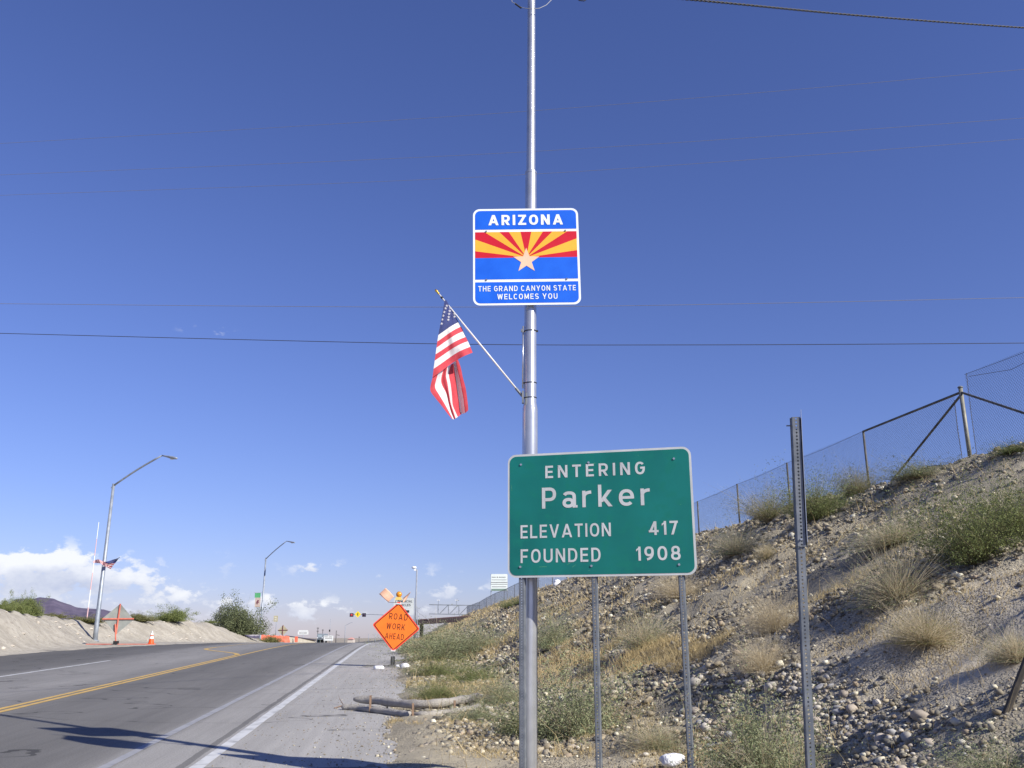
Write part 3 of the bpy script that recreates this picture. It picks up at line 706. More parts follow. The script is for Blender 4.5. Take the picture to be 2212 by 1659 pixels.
def shrub_variant(kind, seed):
    g = np.random.default_rng(seed)
    cfg = dict(broom=(700, 70, .08, 18000, .028, .0026), mound=(380, 88, .03, 17000, .028, .003), straw=(2200, 84, -.16, 8000, .026, .0042), tree=(110, 80, .02, 26000, .046, .006), weedy=(1300, 80, -.1, 9000, .024, .0036))[kind]
    n, spread, up, nl, ls, w = cfg
    th = R(spread) * g.random(n) ** .62; ph = g.uniform(0, 2 * np.pi, n)
    D = np.stack([np.sin(th) * np.cos(ph), np.sin(th) * np.sin(ph), np.cos(th)], -1)
    lob = 1 + .45 * vnoise(ph * 1.4 + seed, th * 3.0, seed) + .25 * vnoise(ph * 4, th * 7, seed + 3)
    Lh = (.5 * np.sin(th) + 1.0 * np.cos(th)) * g.uniform(.4, 1.08, n) * lob
    if kind == 'tree': Lh = .95 * g.uniform(.5, 1.05, n) * lob * (.55 * np.sin(th) + 1.0 * np.cos(th))
    P0 = np.stack([g.normal(0, .045, n), g.normal(0, .045, n), np.zeros(n) - .03], -1)
    bend = np.stack([D[:, 0] * .15, D[:, 1] * .15, np.full(n, up)], -1) + g.normal(0, .2, (n, 3))
    V, Fc, pts = ribbons(P0, D, Lh, bend, np.full(n, w), 4, g)
    sf = np.repeat(g.random(n), 10)
    k = g.integers(0, n, nl); t = 1 - g.random(nl) ** 1.7 * (.75 if kind != 'straw' else .4); seg = pts.shape[1] - 1
    fi = np.clip(t * seg, 0, seg - 1e-6); i0 = fi.astype(int); fr = (fi - i0)[:, None]
    P = pts[k, i0] * (1 - fr) + pts[k, i0 + 1] * fr + g.normal(0, .042 if kind != 'tree' else .075, (nl, 3))
    P[:, 2] = np.maximum(P[:, 2], .01)
    LV, LF = leaflets(P, ls, g, 3.2 if kind in ('broom', 'straw') else 2.2)
    clump = .5 + .9 * (vnoise(P[:, 0] * 9, P[:, 1] * 9 + P[:, 2] * 7, seed + 9)) + g.normal(0, .18, nl)
    lf_ = np.repeat(np.clip(clump, 0, 1), 4)
    def mk(nm, V_, F_, f_):
        o = np_mesh(nm, V_, F_, twig, fac=f_); me = o.data; bpy.data.objects.remove(o); return me
    return mk('stems', V, Fc, sf), mk('foliage', LV, LF, lf_)
VAR = {k: [shrub_variant(k, 900 + 31 * i + 7 * j) for j in range(3)] for i, k in enumerate(('broom', 'mound', 'straw', 'tree', 'weedy'))}
STY = dict(drygrass=(straw, straw), broom=(twig, leaf_green), mound=(straw, leaf_grey), straw=(straw, straw_gold), olive=(straw, leaf_olive), sage=(straw, leaf_grey), tree=(twig, leaf_olive), strawgreen=(straw, leaf_grey), weedy=(straw, leaf_grey), gtree=(twig, leaf_green), mesq=(twig, mat('mesquite_leaf', (.10, .118, .062), (.215, .24, .125), attr='fac', rough=.8, trans=.25, spec=.15)))
nsh = [0]
def shrub(name, label, p, w, h, kind, sty, group, cat='shrub', lean=0):
    nsh[0] += 1; k = nsh[0]
    t = thing(name, label, cat, (p[0], p[1], p[2] - .02), group)
    t.rotation_euler = (0, R(lean), 0); t.scale = (1, 1, 1)
    st, fo = VAR[kind][k % 3]
    for nm, me, m_ in (('stems', st, STY[sty][0]), ('foliage', fo, STY[sty][1])):
        o = bpy.data.objects.new(nm, me); COL.objects.link(o); o.parent = t; o.scale = (w * 1.22, w * 1.1, h * 1.08); o.rotation_euler = (0, 0, random.random() * 6.28)
        o.material_slots[0].link = 'OBJECT'; o.material_slots[0].material = m_
    return t
G1 = 'desert shrubs on the gravel embankment'
def sh(label, u, v, wpx, hpx, kind, sty, name='shrub', group=G1, yoff=0, lean=0):
    p = hit(u, v); w = px(wpx, p.y); h = px(hpx, p.y) * 1.02
    return shrub(name, label, (p.x, p.y + yoff, gz(p.x, p.y + yoff)), w * .95, h, kind, sty, group, lean=lean)
sh('big dark green shrub high on the slope at the right edge', 2112, 1215, 145, 150, 'broom', 'broom', lean=-6)
sh('green shrub cut by the right edge beside the big dark green one', 2200, 1160, 110, 110, 'broom', 'broom')
sh('large tan grassy bush fanning out below the big green shrub', 1940, 1300, 125, 118, 'straw', 'strawgreen', 'dry_bush', lean=-8)
sh('straw coloured bush below the large tan grassy bush', 2000, 1388, 105, 88, 'straw', 'olive', 'dry_bush')
sh('low grey tangled bush left of the big green shrub', 1930, 1172, 130, 62, 'weedy', 'weedy', lean=-12)
sh('tall green shrub on the crest right behind the bare steel post', 1765, 1122, 105, 88, 'broom', 'broom')
sh('rounded yellow green shrub on the crest left of the bare post', 1662, 1124, 88, 60, 'broom', 'olive')
sh('yellowish bush on the crest under the fence corner rail', 1855, 1067, 70, 52, 'broom', 'olive')
sh('wispy grey green bush at the foot of the diagonal fence brace', 1980, 1030, 95, 36, 'mound', 'sage')
sh('green weeds on the crest at the right edge', 2190, 978, 70, 24, 'mound', 'broom')
sh('grey tan bush just right of the green town sign', 1592, 1198, 75, 62, 'weedy', 'sage', 'dry_bush')
sh('small straw tuft between the town sign and the bare post', 1655, 1206, 34, 42, 'straw', 'olive', 'dry_bush')
sh('upright tan bush left of the bare post halfway up the slope', 1675, 1362, 95, 85, 'weedy', 'drygrass', 'dry_bush')
sh('tan green bush just above the heap of pale cobbles', 1650, 1450, 85, 80, 'weedy', 'drygrass', 'dry_bush')
sh('large grey green bush at the bottom left of the bare post', 1645, 1680, 160, 150, 'mound', 'sage')
sh('grey green weeds in the bottom right corner', 2160, 1690, 160, 75, 'mound', 'sage')
sh('wide green grey bush behind the left and middle sign posts', 1245, 1590, 165, 135, 'mound', 'sage')
sh('dark green bush at the foot of the wide pole', 1135, 1590, 95, 55, 'broom', 'broom')
sh('grey bush behind the right post of the town sign', 1395, 1400, 85, 80, 'weedy', 'sage')
sh('grey green bush just right of the wide pole halfway up', 1195, 1400, 70, 65, 'mound', 'sage')
sh('bright green clump behind the burlap rolls', 945, 1512, 80, 38, 'broom', 'broom')
sh('green clump right of the orange sign stand', 940, 1462, 85, 36, 'broom', 'broom')
sh('green clump uphill from the burlap rolls', 1020, 1474, 75, 40, 'mound', 'broom')
sh('broad pale green bush behind the orange road work sign', 960, 1425, 120, 62, 'mound', 'sage')
sh('pale green bush beyond the broad one', 915, 1412, 100, 45, 'mound', 'sage', yoff=2)
sh('sage bush uphill right of the broad pale green bush', 1030, 1405, 90, 46, 'mound', 'sage')
sh('sparse grey weeds at the right end of the burlap rolls', 1030, 1556, 70, 34, 'mound', 'sage')
sh('grey green bush left of the wide pole above the burlap rolls', 1078, 1520, 75, 52, 'mound', 'sage')
sh('small green bush on the far crest left of the wide pole', 1101, 1312, 26, 16, 'mound', 'broom')
sh('small green bush nearest the wide pole on the far crest', 1126, 1304, 24, 13, 'mound', 'broom')
sh('pale dry twiggy bush at the right edge above the leaning stake', 2195, 1425, 90, 70, 'straw', 'strawgreen', 'dry_bush')
sh('grey weeds between the middle and right sign posts', 1420, 1610, 90, 50, 'weedy', 'sage')
sh('brown dead bush on the upper slope under the town sign', 1470, 1290, 80, 55, 'weedy', 'drygrass', 'dry_bush')
GL = 'shrubs on the sandy bank'
def lsh(label, u, v, wpx, hpx, Y, kind, sty, name='shrub'):
    q = at(u, v, Y); z = gz(q.x, Y); top = at(u, v - hpx, Y).z
    shrub(name, label, (q.x, Y, z), px(wpx, Y) * (.62 if 'mesquite' in name else .55), max(.3, top - z) * .98, kind, sty, GL)
lsh('tall airy shrub at the far left end of the sandy bank', 8, 1318, 40, 18, 52, 'tree', 'gtree')
lsh('round green shrub second from the left on the bank', 33, 1320, 42, 28, 54.5, 'tree', 'gtree')
lsh('green shrub standing before the left flank of the mountain', 68, 1325, 40, 34, 58.5, 'tree', 'gtree')
lsh('low olive bush on the bank below the mountain summit', 115, 1337, 50, 11, 65, 'tree', 'tree')
lsh('olive bush on the bank just left of the near lamp post', 178, 1345, 80, 13, 72.5, 'tree', 'tree')
lsh('small olive bush behind the back of the diamond sign', 305, 1348, 55, 22, 83, 'tree', 'tree')
lsh('sparse dark bush on the bank past the traffic cone', 368, 1352, 66, 38, 90, 'tree', 'gtree')
lsh('dark little bush left of the large mesquite', 452, 1356, 26, 16, 102, 'tree', 'gtree')
lsh('large bushy mesquite at the end of the sandy bank', 515, 1374, 92, 66, 112, 'tree', 'mesq', 'mesquite_tree')
lsh('low yellowish weeds at the foot of the far lamp post', 583, 1384, 40, 10, 118, 'tree', 'tree')

# dry grass, one mass
def dry_grass():
    g = np.random.default_rng(41); Ps = []; Hs = []; Ws = []
    def patch(n, u0, v0, u1, v1, h, wpx=.55, thr=-.05):
        # corners are turned into a patch of slope, filled evenly in plan
        c = [hit(a, b) for a, b in ((u0, v0), (u1, v0), (u0, v1), (u1, v1))]
        s4 = [q.x + SK * q.y for q in c]; y4 = [q.y for q in c]
        s_ = g.uniform(min(s4), max(s4), n * 3); y_ = g.uniform(min(y4), max(y4), n * 3)
        k = fbm(s_ * 1.1, y_ * .8, 611, 3) > g.uniform(thr - .1, thr + .25, n * 3); s_, y_ = s_[k][:n], y_[k][:n]
        x_ = s_ - SK * y_; Ps.append(np.stack([x_, y_, hgt(x_, y_) - .01], -1)); Hs.append(g.uniform(.4, 1.1, len(x_)) * h); Ws.append(np.maximum(.0022, wpx / F * y_))
    patch(4500, 1160, 1420, 1300, 1480, .22); patch(6000, 1330, 1390, 1480, 1450, .24); patch(4500, 1170, 1300, 1420, 1360, .24)
    patch(7000, 1060, 1260, 1240, 1300, .34, .7, -.2); patch(5000, 1000, 1318, 1090, 1300, .5, .7, -.25)
    patch(5000, 880, 1470, 1080, 1520, .16); patch(5000, 850, 1640, 1100, 1560, .07); patch(4000, 1160, 1570, 1500, 1655, .09); patch(3000, 1500, 1590, 1760, 1650, .1)
    patch(2500, 1080, 1380, 1180, 1440, .25); patch(2000, 900, 1400, 1060, 1440, .22); patch(3000, 1540, 1230, 1800, 1180, .16); patch(2500, 840, 1560, 905, 1600, .14)
    patch(3000, 1850, 1230, 2200, 1300, .14); patch(2500, 1820, 1380, 2200, 1480, .1)
    P = np.concatenate(Ps); h = np.concatenate(Hs); w = np.concatenate(Ws); n = len(P)
    D = np.stack([g.normal(0, .35, n), g.normal(0, .35, n), np.ones(n)], -1); D /= np.linalg.norm(D, axis=1)[:, None]
    Vv, Fq, _ = ribbons(P, D, h, np.stack([g.normal(0, .25, n), g.normal(0, .25, n), np.full(n, -.15)], -1), w, 2, g)
    tag(np_mesh('dry_grass', Vv, Fq, straw_gold, fac=np.repeat(g.random(n), 6)), 'patches of golden dry grass across the embankment', 'grass', kind='stuff')
dry_grass()

# ------------------------------------------------------------------ steel U-channel posts
def u_post_mesh(z0, z1, w=.078, d=.034, pitch=.0254, hole=.0068):
    """hat-section post with a row of real holes in its web; local x = width, y = depth (front at y=0)"""
    ww, fl = w * .66, w * .10                         # web width, flange width
    mb = MB(); n = int((z1 - z0) / pitch); q = pitch
    prof = [(-w / 2, d), (-w / 2 + fl, d), (-ww / 2, 0)], [(ww / 2, 0), (w / 2 - fl, d), (w / 2, d)]
    for pr in prof:
        for (xa, ya), (xb, yb) in zip(pr[:-1], pr[1:]):
            mb.add([(xa, ya, z0), (xb, yb, z0), (xb, yb, z0 + n * q), (xa, ya, z0 + n * q)], [(0, 1, 2, 3)])
    for i in range(n):
        zc = z0 + (i + .5) * q; vs_ = [(-ww / 2, 0, zc - q / 2), (ww / 2, 0, zc - q / 2), (ww / 2, 0, zc + q / 2), (-ww / 2, 0, zc + q / 2)]
        for k in range(8):
            a = R(225 + 45 * k); vs_.append((hole * math.cos(a), 0, zc + hole * math.sin(a)))
        h = lambda k: 4 + k % 8
        fs_ = [(0, 1, h(2), h(1), h(0)), (1, 2, h(4), h(3), h(2)), (2, 3, h(6), h(5), h(4)), (3, 0, h(8), h(7), h(6))]
        mb.add(vs_, fs_)
    return mb
def u_post(name, parent, foot, height, yaw, mat_, org, w=.078, lean=0, z0=0.0, d=.034, pitchx=0):
    mb = u_post_mesh(z0, height, w=w, d=d)
    M = frame(foot, yaw, lean, pitchx); mb.v = [tuple(M @ Vector(p)) for p in mb.v]
    o = mb.build(name, mat_, parent, org)
    sm = o.modifiers.new('thickness', 'SOLIDIFY'); sm.thickness = .0035; sm.offset = 0
    return o
def bolts(M, pts, y, r, parent, org, mat_=galv_dull):
    for (x, z) in pts:
        mb = MB(); poly = [(x + r * math.cos(R(45 * k)), z + r * math.sin(R(45 * k))) for k in range(8)][::-1]
        mb.prism(poly, M, y - .007, y); mb.build('bolt', mat_, parent, org)

# ------------------------------------------------------------------ green town sign
def town_sign():
    W, Hh = 1.80, 1.205; yaw = -14
    C = Vector((.832, 8.68, 2.760)); org = Vector((C.x, C.y, gz(C.x, C.y)))
    t = thing('town_sign', 'large green town sign with white lettering on three steel posts', 'sign', org)
    M = frame(C, yaw)
    X = lambda u: (u - .5) * W
    Z = lambda v: (.5 - v) * Hh
    pn = MB().prism(rrect(-W / 2, W / 2, -Hh / 2, Hh / 2, .085), M, 0, .004).build('border_panel', aged_white, t, org)
    b = .021
    MB().prism(rrect(-W / 2 + b, W / 2 - b, -Hh / 2 + b, Hh / 2 - b, .066), M, -.0025, -.0001).build('green_field', green_sheet, pn, org)
    def tx(s, u0, u1, v0, v1, bold, sp, cap=None):
        text('letter', s, (X(u0), X(u1), Z(v1), Z(v0)), M, -.0045, aged_white, pn, org, bold, sp)
    tx('ENTERING', .212, .755, .106, .208, .165, .34)
    tx('Parker', .192, .778, .285, .455, .15, .28)
    tx('ELEVATION', .072, .563, .584, .690, .15, .19)
    tx('417', .762, .914, .584, .690, .16, .22)
    tx('FOUNDED', .072, .505, .777, .885, .15, .22)
    tx('1908', .692, .920, .777, .885, .16, .24)
    bolts(M, [(X(.075), Z(.086)), (X(.452), Z(.094)), (X(.91), Z(.094)), (X(.07), Z(.915)), (X(.455), Z(.918)), (X(.91), Z(.92))], -.003, .011, t, org, galv)
    scr = mat('scratched_sheeting', (.03, .26, .12), (.10, .34, .20), scale=30, rough=.6)
    for (u0, v0, u1, v1, w_) in ((.175, .918, .215, .917, .006), (.325, .905, .342, .893, .005), (.352, .925, .372, .905, .004), (.368, .77, .372, .80, .005), (.478, .108, .488, .098, .008), (.72, .052, .724, .055, .005), (.93, .46, .936, .458, .006), (.44, .955, .447, .948, .004), (.02, .25, .024, .30, .004)):
        a_, b_ = Vector((X(u0), 0, Z(v0))), Vector((X(u1), 0, Z(v1))); n_ = (b_ - a_).normalized().cross(Vector((0, 1, 0))) * w_
        MB().add([M @ (p_ + Vector((0, -.0032, 0))) for p_ in (a_ - n_ * .3, a_ + n_ * .5, b_ + n_ * .2, b_ - n_ * .5)], [(0, 1, 2, 3)]).build('scratch', scr, pn, org)
    for u, dz in ((.075, 0), (.466, 0), (.918, 0)):
        p = M @ Vector((X(u), .012, 0)); g = gz(p.x, p.y)
        u_post('post', t, Vector((p.x, p.y, g - .3)), C.z + Hh * .48 - g + .3, yaw, galv_dull, org, w=.062 if u > .2 else .07)
town_sign()

# ------------------------------------------------------------------ bare spliced post
def bare_post():
    p = at(1746, 1690, 6.3); g = gz(p.x, p.y); org = Vector((p.x, p.y, g))
    t = thing('sign_post', 'tall bare perforated steel post standing right of the green sign', 'post', org)
    foot = Vector((p.x, p.y, g - .3))
    ztop = at(1723, 905, 6.3).z; zsp = at(1735, 1185, 6.3).z
    u_post('lower_post', t, foot, ztop - g + .24, -10, galv_dull, org, w=.064, lean=2.2)
    M = frame(foot, -10, 2.2)
    o = u_post('upper_post', t, M @ Vector((.004, -.014, 0.0127)), ztop - g + .3, -10, galv_dull, org, w=.078, lean=2.2, z0=zsp - g + .3, d=.030)
    b = MB()
    zt = ztop - g + .3
    b.add([M @ Vector(q) for q in ((.042, -.030, zsp - g + .34), (.042, .02, zsp - g + .31), (.042, .02, zt + .01), (.042, -.024, zt + .06))], [(0, 1, 2, 3)])
    fl = b.build('side_flange', galv, t, org); m_ = fl.modifiers.new('thickness', 'SOLIDIFY'); m_.thickness = .004
    s = MB().tube([M @ Vector((-.062, .01, zt - .05)), M @ Vector((-.02, .01, zt - .05))], .005, 8).build('bolt', galv_dull, t, org)
    MB().tube([M @ Vector((0, -.03, zsp - g + .36)), M @ Vector((0, .03, zsp - g + .36))], .007, 8).build('bolt', galv, t, org)
bare_post()
def leaning_stake():
    p = hit(2177, 1533); org = Vector(p)
    top = p + Vector((.245, -.06, .50))
    t = MB().tube([p - (top - p) * .2, top], .024, 6).build('leaning_stake', mat('rusty_dark_steel', (.045, .038, .03), (.08, .065, .05), scale=14, rough=.8), None, org)
    tag(t, 'dark metal stake leaning right out of the slope at the right edge', 'stake')
leaning_stake()

# ------------------------------------------------------------------ street lights
def lamp_head(mb_name, parent, a, d, L_, org):
    """cobra head: a = fitting end, d = unit direction"""
    d = Vector(d).normalized(); up = Vector((0, 0, 1)); side = d.cross(up).normalized(); up = side.cross(d)
    mb = MB(); sec = [(0, .05, .05, .05), (.18, .07, .06, .06), (.42, .15, .08, .09), (.72, .19, .09, .13), (.92, .14, .07, .10), (1.0, .04, .03, .03)]
    n = 12; vs_ = []; fs_ = []
    for (t, w, ht, hb) in sec:
        for k in range(n):
            q = 2 * math.pi * k / n; zz = math.sin(q); vs_.append(a + d * (t * L_) + side * (w * math.cos(q)) + up * (zz * (ht if zz > 0 else hb)))
    for i in range(len(sec) - 1):
        for k in range(n): fs_.append((i * n + k, i * n + (k + 1) % n, (i + 1) * n + (k + 1) % n, (i + 1) * n + k))
    fs_ += [tuple(range(n))[::-1], tuple((len(sec) - 1) * n + k for k in range(n))]
    mb.add(vs_, fs_); h = mb.build('lamp_head', lamp_steel, parent, org, smooth=True)
    c = a + d * (.68 * L_) - up * .10
    MB().ball(c, .13, 10, 6, sc_=(1.3, 1, .5)).build('lens', mat('lamp_lens', (.62, .62, .58), rough=.2), h, org, smooth=True)
def far_street_light(name, label, foot, height, arm_end, head_end, group, r=.10):
    org = Vector(foot); t = thing(name, label, 'street light', org, group)
    top = org + Vector((0, 0, height))
    MB().tube([org - Vector((0, 0, .15)), org + Vector((0, 0, .9)), top], [r * 1.15, r, r * .62], 12).build('pole', lamp_steel, t, org, smooth=True)
    MB().tube([org - Vector((0, 0, .05)), org + Vector((0, 0, .06))], r * 1.9, 8).build('base_plate', lamp_steel, t, org)
    a = Vector(arm_end); v0 = top - Vector((0, 0, .15))
    pts = [v0 + (a - v0) * k / 6 + Vector((0, 0, .10 * math.sin(math.pi * k / 6))) for k in range(7)]
    MB().tube(pts, [r * .45] * 6 + [r * .35], 8).build('arm', lamp_steel, t, org, smooth=True)
    MB().tube([top - Vector((.12, 0, .35)), top - Vector((-.12, 0, .05))], r * .5, 6).build('arm_bracket', lamp_steel, t, org)
    lamp_head('lamp_head', t, a, Vector(head_end) - a, (Vector(head_end) - a).length, org)
    return t
GS = 'street lights along the road'
f1 = at(205, 1383, 67); f1.z = gz(f1.x, 67)
far_street_light('street_light', 'tall lamp post on the sandy bank with a small flag on it', f1, at(244, 1045, 67).z - f1.z, at(350, 984, 66), at(383, 990, 65), GS, .16)
f2 = at(562, 1376, 130); f2.z = gz(f2.x, 130)
far_street_light('street_light', 'farther lamp post with a green banner beside the mesquite', f2, at(573, 1205, 130).z - f2.z, at(619, 1169, 128), at(637, 1172, 126), GS, .15)
# collars on the near one
for v in (1213, 1285):
    pass

def main_pole():
    """the wide galvanised pole that carries the blue sign and the flag"""
    P0 = Vector((.168, 9.16, gz(.168, 9.16))); lean = .0088      # leans a hair to the right
    org = P0; t = thing('street_light', 'wide galvanised lamp pole carrying the blue welcome sign', 'street light', org, GS)
    pt = lambda z: P0 + Vector((lean * (z - P0.z) - .012, 0, z - P0.z))
    z1, z2 = at(1140, 872, 9.16).z, at(1143, 372, 9.16).z
    mb = MB(); mb.tube([pt(P0.z - .4), pt(z1 - .12), pt(z1 - .06), pt(z1 + .01), pt(z2 - .02), pt(z2), pt(z2 + .012), pt(10.9)], [.083, .080, .079, .0665, .0620, .0620, .0505, .042], 40)
    mb.build('pole', galv, t, org, smooth='auto')
    for z in (z1 - .05, z2 - .01):
        MB().tube([pt(z - .012), pt(z + .012)], (.0765 if z < 5 else .065), 40).build('collar', galv, t, org, smooth='auto')
    # out of the picture above: arm and head over the road, like the others
    top = pt(10.75); a = top + Vector((-3.4, .4, 1.6))
    MB().tube([top + (a - top) * k / 6 + Vector((0, 0, .12 * math.sin(math.pi * k / 6))) for k in range(7)], .03, 8).build('arm', galv, t, org, smooth=True)
    lamp_head('lamp_head', t, a, (-1, .12, -.05), .75, org)
    # rod strapped to the left side
    for v in (716, 828, 860):
        z = at(1140, v, 9.16).z; c = pt(z); r = .0665
        ring = [c + Vector((r * math.cos(R(q)), r * math.sin(R(q)), .004 * math.sin(R(q + 30)))) for q in range(0, 361, 15)]
        MB().tube(ring, .0055, 6, caps=False).build('strap', black, t, org)
        MB().box(c + Vector((-.074 if v != 716 else .072, -.012, 0)), (.022, .02, .016)).build('strap_buckle', black, t, org)
    za, zb = at(1140, 840, 9.16).z, at(1140, 706, 9.16).z
    MB().tube([pt(za) + Vector((-.077, -.02, 0)), pt(zb) + Vector((-.077, -.02, 0))], .0085, 8).build('rod', galv, t, org, smooth=True)
    MB().box(pt(zb - .05) + Vector((-.09, -.02, 0)), (.02, .02, .03)).build('rod_clip', galv_dull, t, org)
    # service wires looping round near the top of the frame
    g = at(1148, 12, 9.1)
    MB().tube([at(1098, -40, 9.1), at(1106, 4, 9.1), at(1114, 8, 9.1), at(1124, 15, 9.1), at(1135, 18, 9.08), at(1148, 19, 9.05), at(1165, 18, 9.08), at(1180, 11, 9.12), at(1195, -4, 9.18), at(1203, -30, 9.2)], .0042, 6).build('wire_loop', mat('grey_wire', (.30, .31, .32), rough=.5), t, org, smooth=True)
    MB().tube([at(1113, 8, 9.08), at(1126, 17.5, 9.08)], .011, 8).build('splice_sleeve', black, t, org)
    MB().tube([at(1245, -4, 9.1), at(1252, 1, 9.1), at(1262, 2, 9.1), at(1270, -4, 9.1)], .007, 6).build('wire_tail', black, t, org)
    return t, pt
pole_t, pole_pt = main_pole()

# ------------------------------------------------------------------ blue state sign
def state_sign():
    W, Hh = 1.155, 1.13; C = Vector((.155, 9.055, 5.59)); org = C
    t = thing('welcome_sign', 'blue state sign with red and gold sun rays and a copper star', 'sign', org)
    M = frame(C, 0, -.75, 0)
    X = lambda u: (u - .5) * W
    Z = lambda v: (.5 - v) * Hh
    pn = MB().prism(rrect(-W / 2, W / 2, -Hh / 2, Hh / 2, .075), M, 0, .004).build('white_panel', white_sheet, t, org)
    b = .023; Wi = W / 2 - b
    def half(z0, z1, r_top, r_bot):
        P = []
        for cx, cz, a0, r in ((Wi - r_top, z1 - r_top, 0, r_top), (-Wi + r_top, z1 - r_top, 90, r_top), (-Wi + r_bot, z0 + r_bot, 180, r_bot), (Wi - r_bot, z0 + r_bot, 270, r_bot)):
            for k in range(5 if r > .003 else 1):
                q = R(a0 + 90 * k / 4); P.append((cx + r * math.cos(q), cz + r * math.sin(q)) if r > .003 else (cx, cz))
        return P[::-1]
    e = .0
    MB().prism(half(Z(.219), Hh / 2 - b, .055, e), M, -.002, -.0001).build('blue_band', blue_sheet, pn, org)
    MB().prism(half(-Hh / 2 + b, Z(.766), e, .055), M, -.002, -.0001).build('blue_band', blue_sheet, pn, org)
    MB().prism(half(Z(.738), Z(.516), e, e), M, -.002, -.0001).build('blue_band', blue_sheet, pn, org)
    # rays
    x0, x1, zb, zt = -Wi, Wi, Z(.516), Z(.246); cx, cz = 0.0, zb
    def rim(a):
        dx, dz = math.cos(R(a)), math.sin(R(a)); k = 1e9
        if dx > 1e-6: k = min(k, (x1 - cx) / dx)
        if dx < -1e-6: k = min(k, (x0 - cx) / dx)
        if dz > 1e-6: k = min(k, (zt - cz) / dz)
        return (cx + dx * k, cz + dz * k)
    ang = [0, 8.2, 21.6, 34.0, 46.4, 58.5, 79, 101, 121.5, 133.6, 146, 158.4, 171.8, 180]
    cr, cl = math.degrees(math.atan2(zt - cz, x1 - cx)), math.degrees(math.atan2(zt - cz, x0 - cx))
    for k in range(13):
        a, b_ = ang[k], ang[k + 1]; P = [(cx, cz), rim(a)]
        if a < cr < b_: P.append((x1, zt))
        if a < cl < b_: P.append((x0, zt))
        P.append(rim(b_)); MB().prism(P[::-1], M, -.002, -.0001).build('ray', red_sheet if k % 2 == 0 else gold_sheet, pn, org)
    scx, scz = 0, Z(.548); ro, ri = .150, .060
    P = [(scx + (ro if k % 2 == 0 else ri) * math.cos(R(90 + 36 * k)), scz + (ro if k % 2 == 0 else ri) * math.sin(R(90 + 36 * k))) for k in range(10)]
    MB().prism(P[::-1], M, -.0045, -.0021).build('star', copper_sheet, pn, org)
    def tx(s, u0, u1, v0, v1, bold, sp): text('letter', s, (X(u0), X(u1), Z(v1), Z(v0)), M, -.0048, white_sheet, pn, org, bold, sp)
    tx('ARIZONA', .145, .855, .067, .175, .20, .22)
    tx('THE GRAND CANYON STATE', .048, .955, .806, .860, .15, .23)
    tx('WELCOMES YOU', .224, .782, .888, .943, .15, .26)
    bolts(M, [(X(.124), Z(.240)), (X(.873), Z(.240)), (X(.124), Z(.742)), (X(.873), Z(.742))], -.0025, .010, t, org, galv_dull)
    for z in (Z(.24), Z(.742)):
        mb = MB(); c = M @ Vector((0, .02, z)); mb.box(c, (.86, .03, .035)); mb.build('rail', alu_back, t, org)
        c2 = pole_pt(c.z); ring = [c2 + Vector((.071 * math.cos(R(q)), .071 * math.sin(R(q)), 0)) for q in range(0, 361, 15)]
        MB().tube(ring, .006, 6, caps=False).build('band_clamp', galv_dull, t, org)
state_sign()

# ------------------------------------------------------------------ flags
def catmull_grid(ctrl, nu, nv):
    """ctrl[r][c] -> Vector; resampled to nu x nv with smooth interpolation"""
    def cr(P, t):
        n = len(P) - 1; f = min(max(t * n, 0), n - 1e-9); i = int(f); f -= i
        p0, p1, p2, p3 = P[max(i - 1, 0)], P[i], P[i + 1], P[min(i + 2, n)]
        return .5 * ((2 * p1) + (p2 - p0) * f + (2 * p0 - 5 * p1 + 4 * p2 - p3) * f * f + (3 * p1 - p0 - 3 * p2 + p3) * f ** 3)
    rows = [[cr(row, j / nv) for j in range(nv + 1)] for row in ctrl]
    return [[cr([rows[r][j] for r in range(len(rows))], i / nu) for j in range(nv + 1)] for i in range(nu + 1)]
def star_poly(mb, c, ax, ay, nrm, r, mi=0):
    P = [c + nrm + (ax * math.cos(R(90 + 36 * k)) + ay * math.sin(R(90 + 36 * k))) * (r if k % 2 == 0 else r * .42) for k in range(10)]
    mb.add(P, [tuple(range(10))], mi)
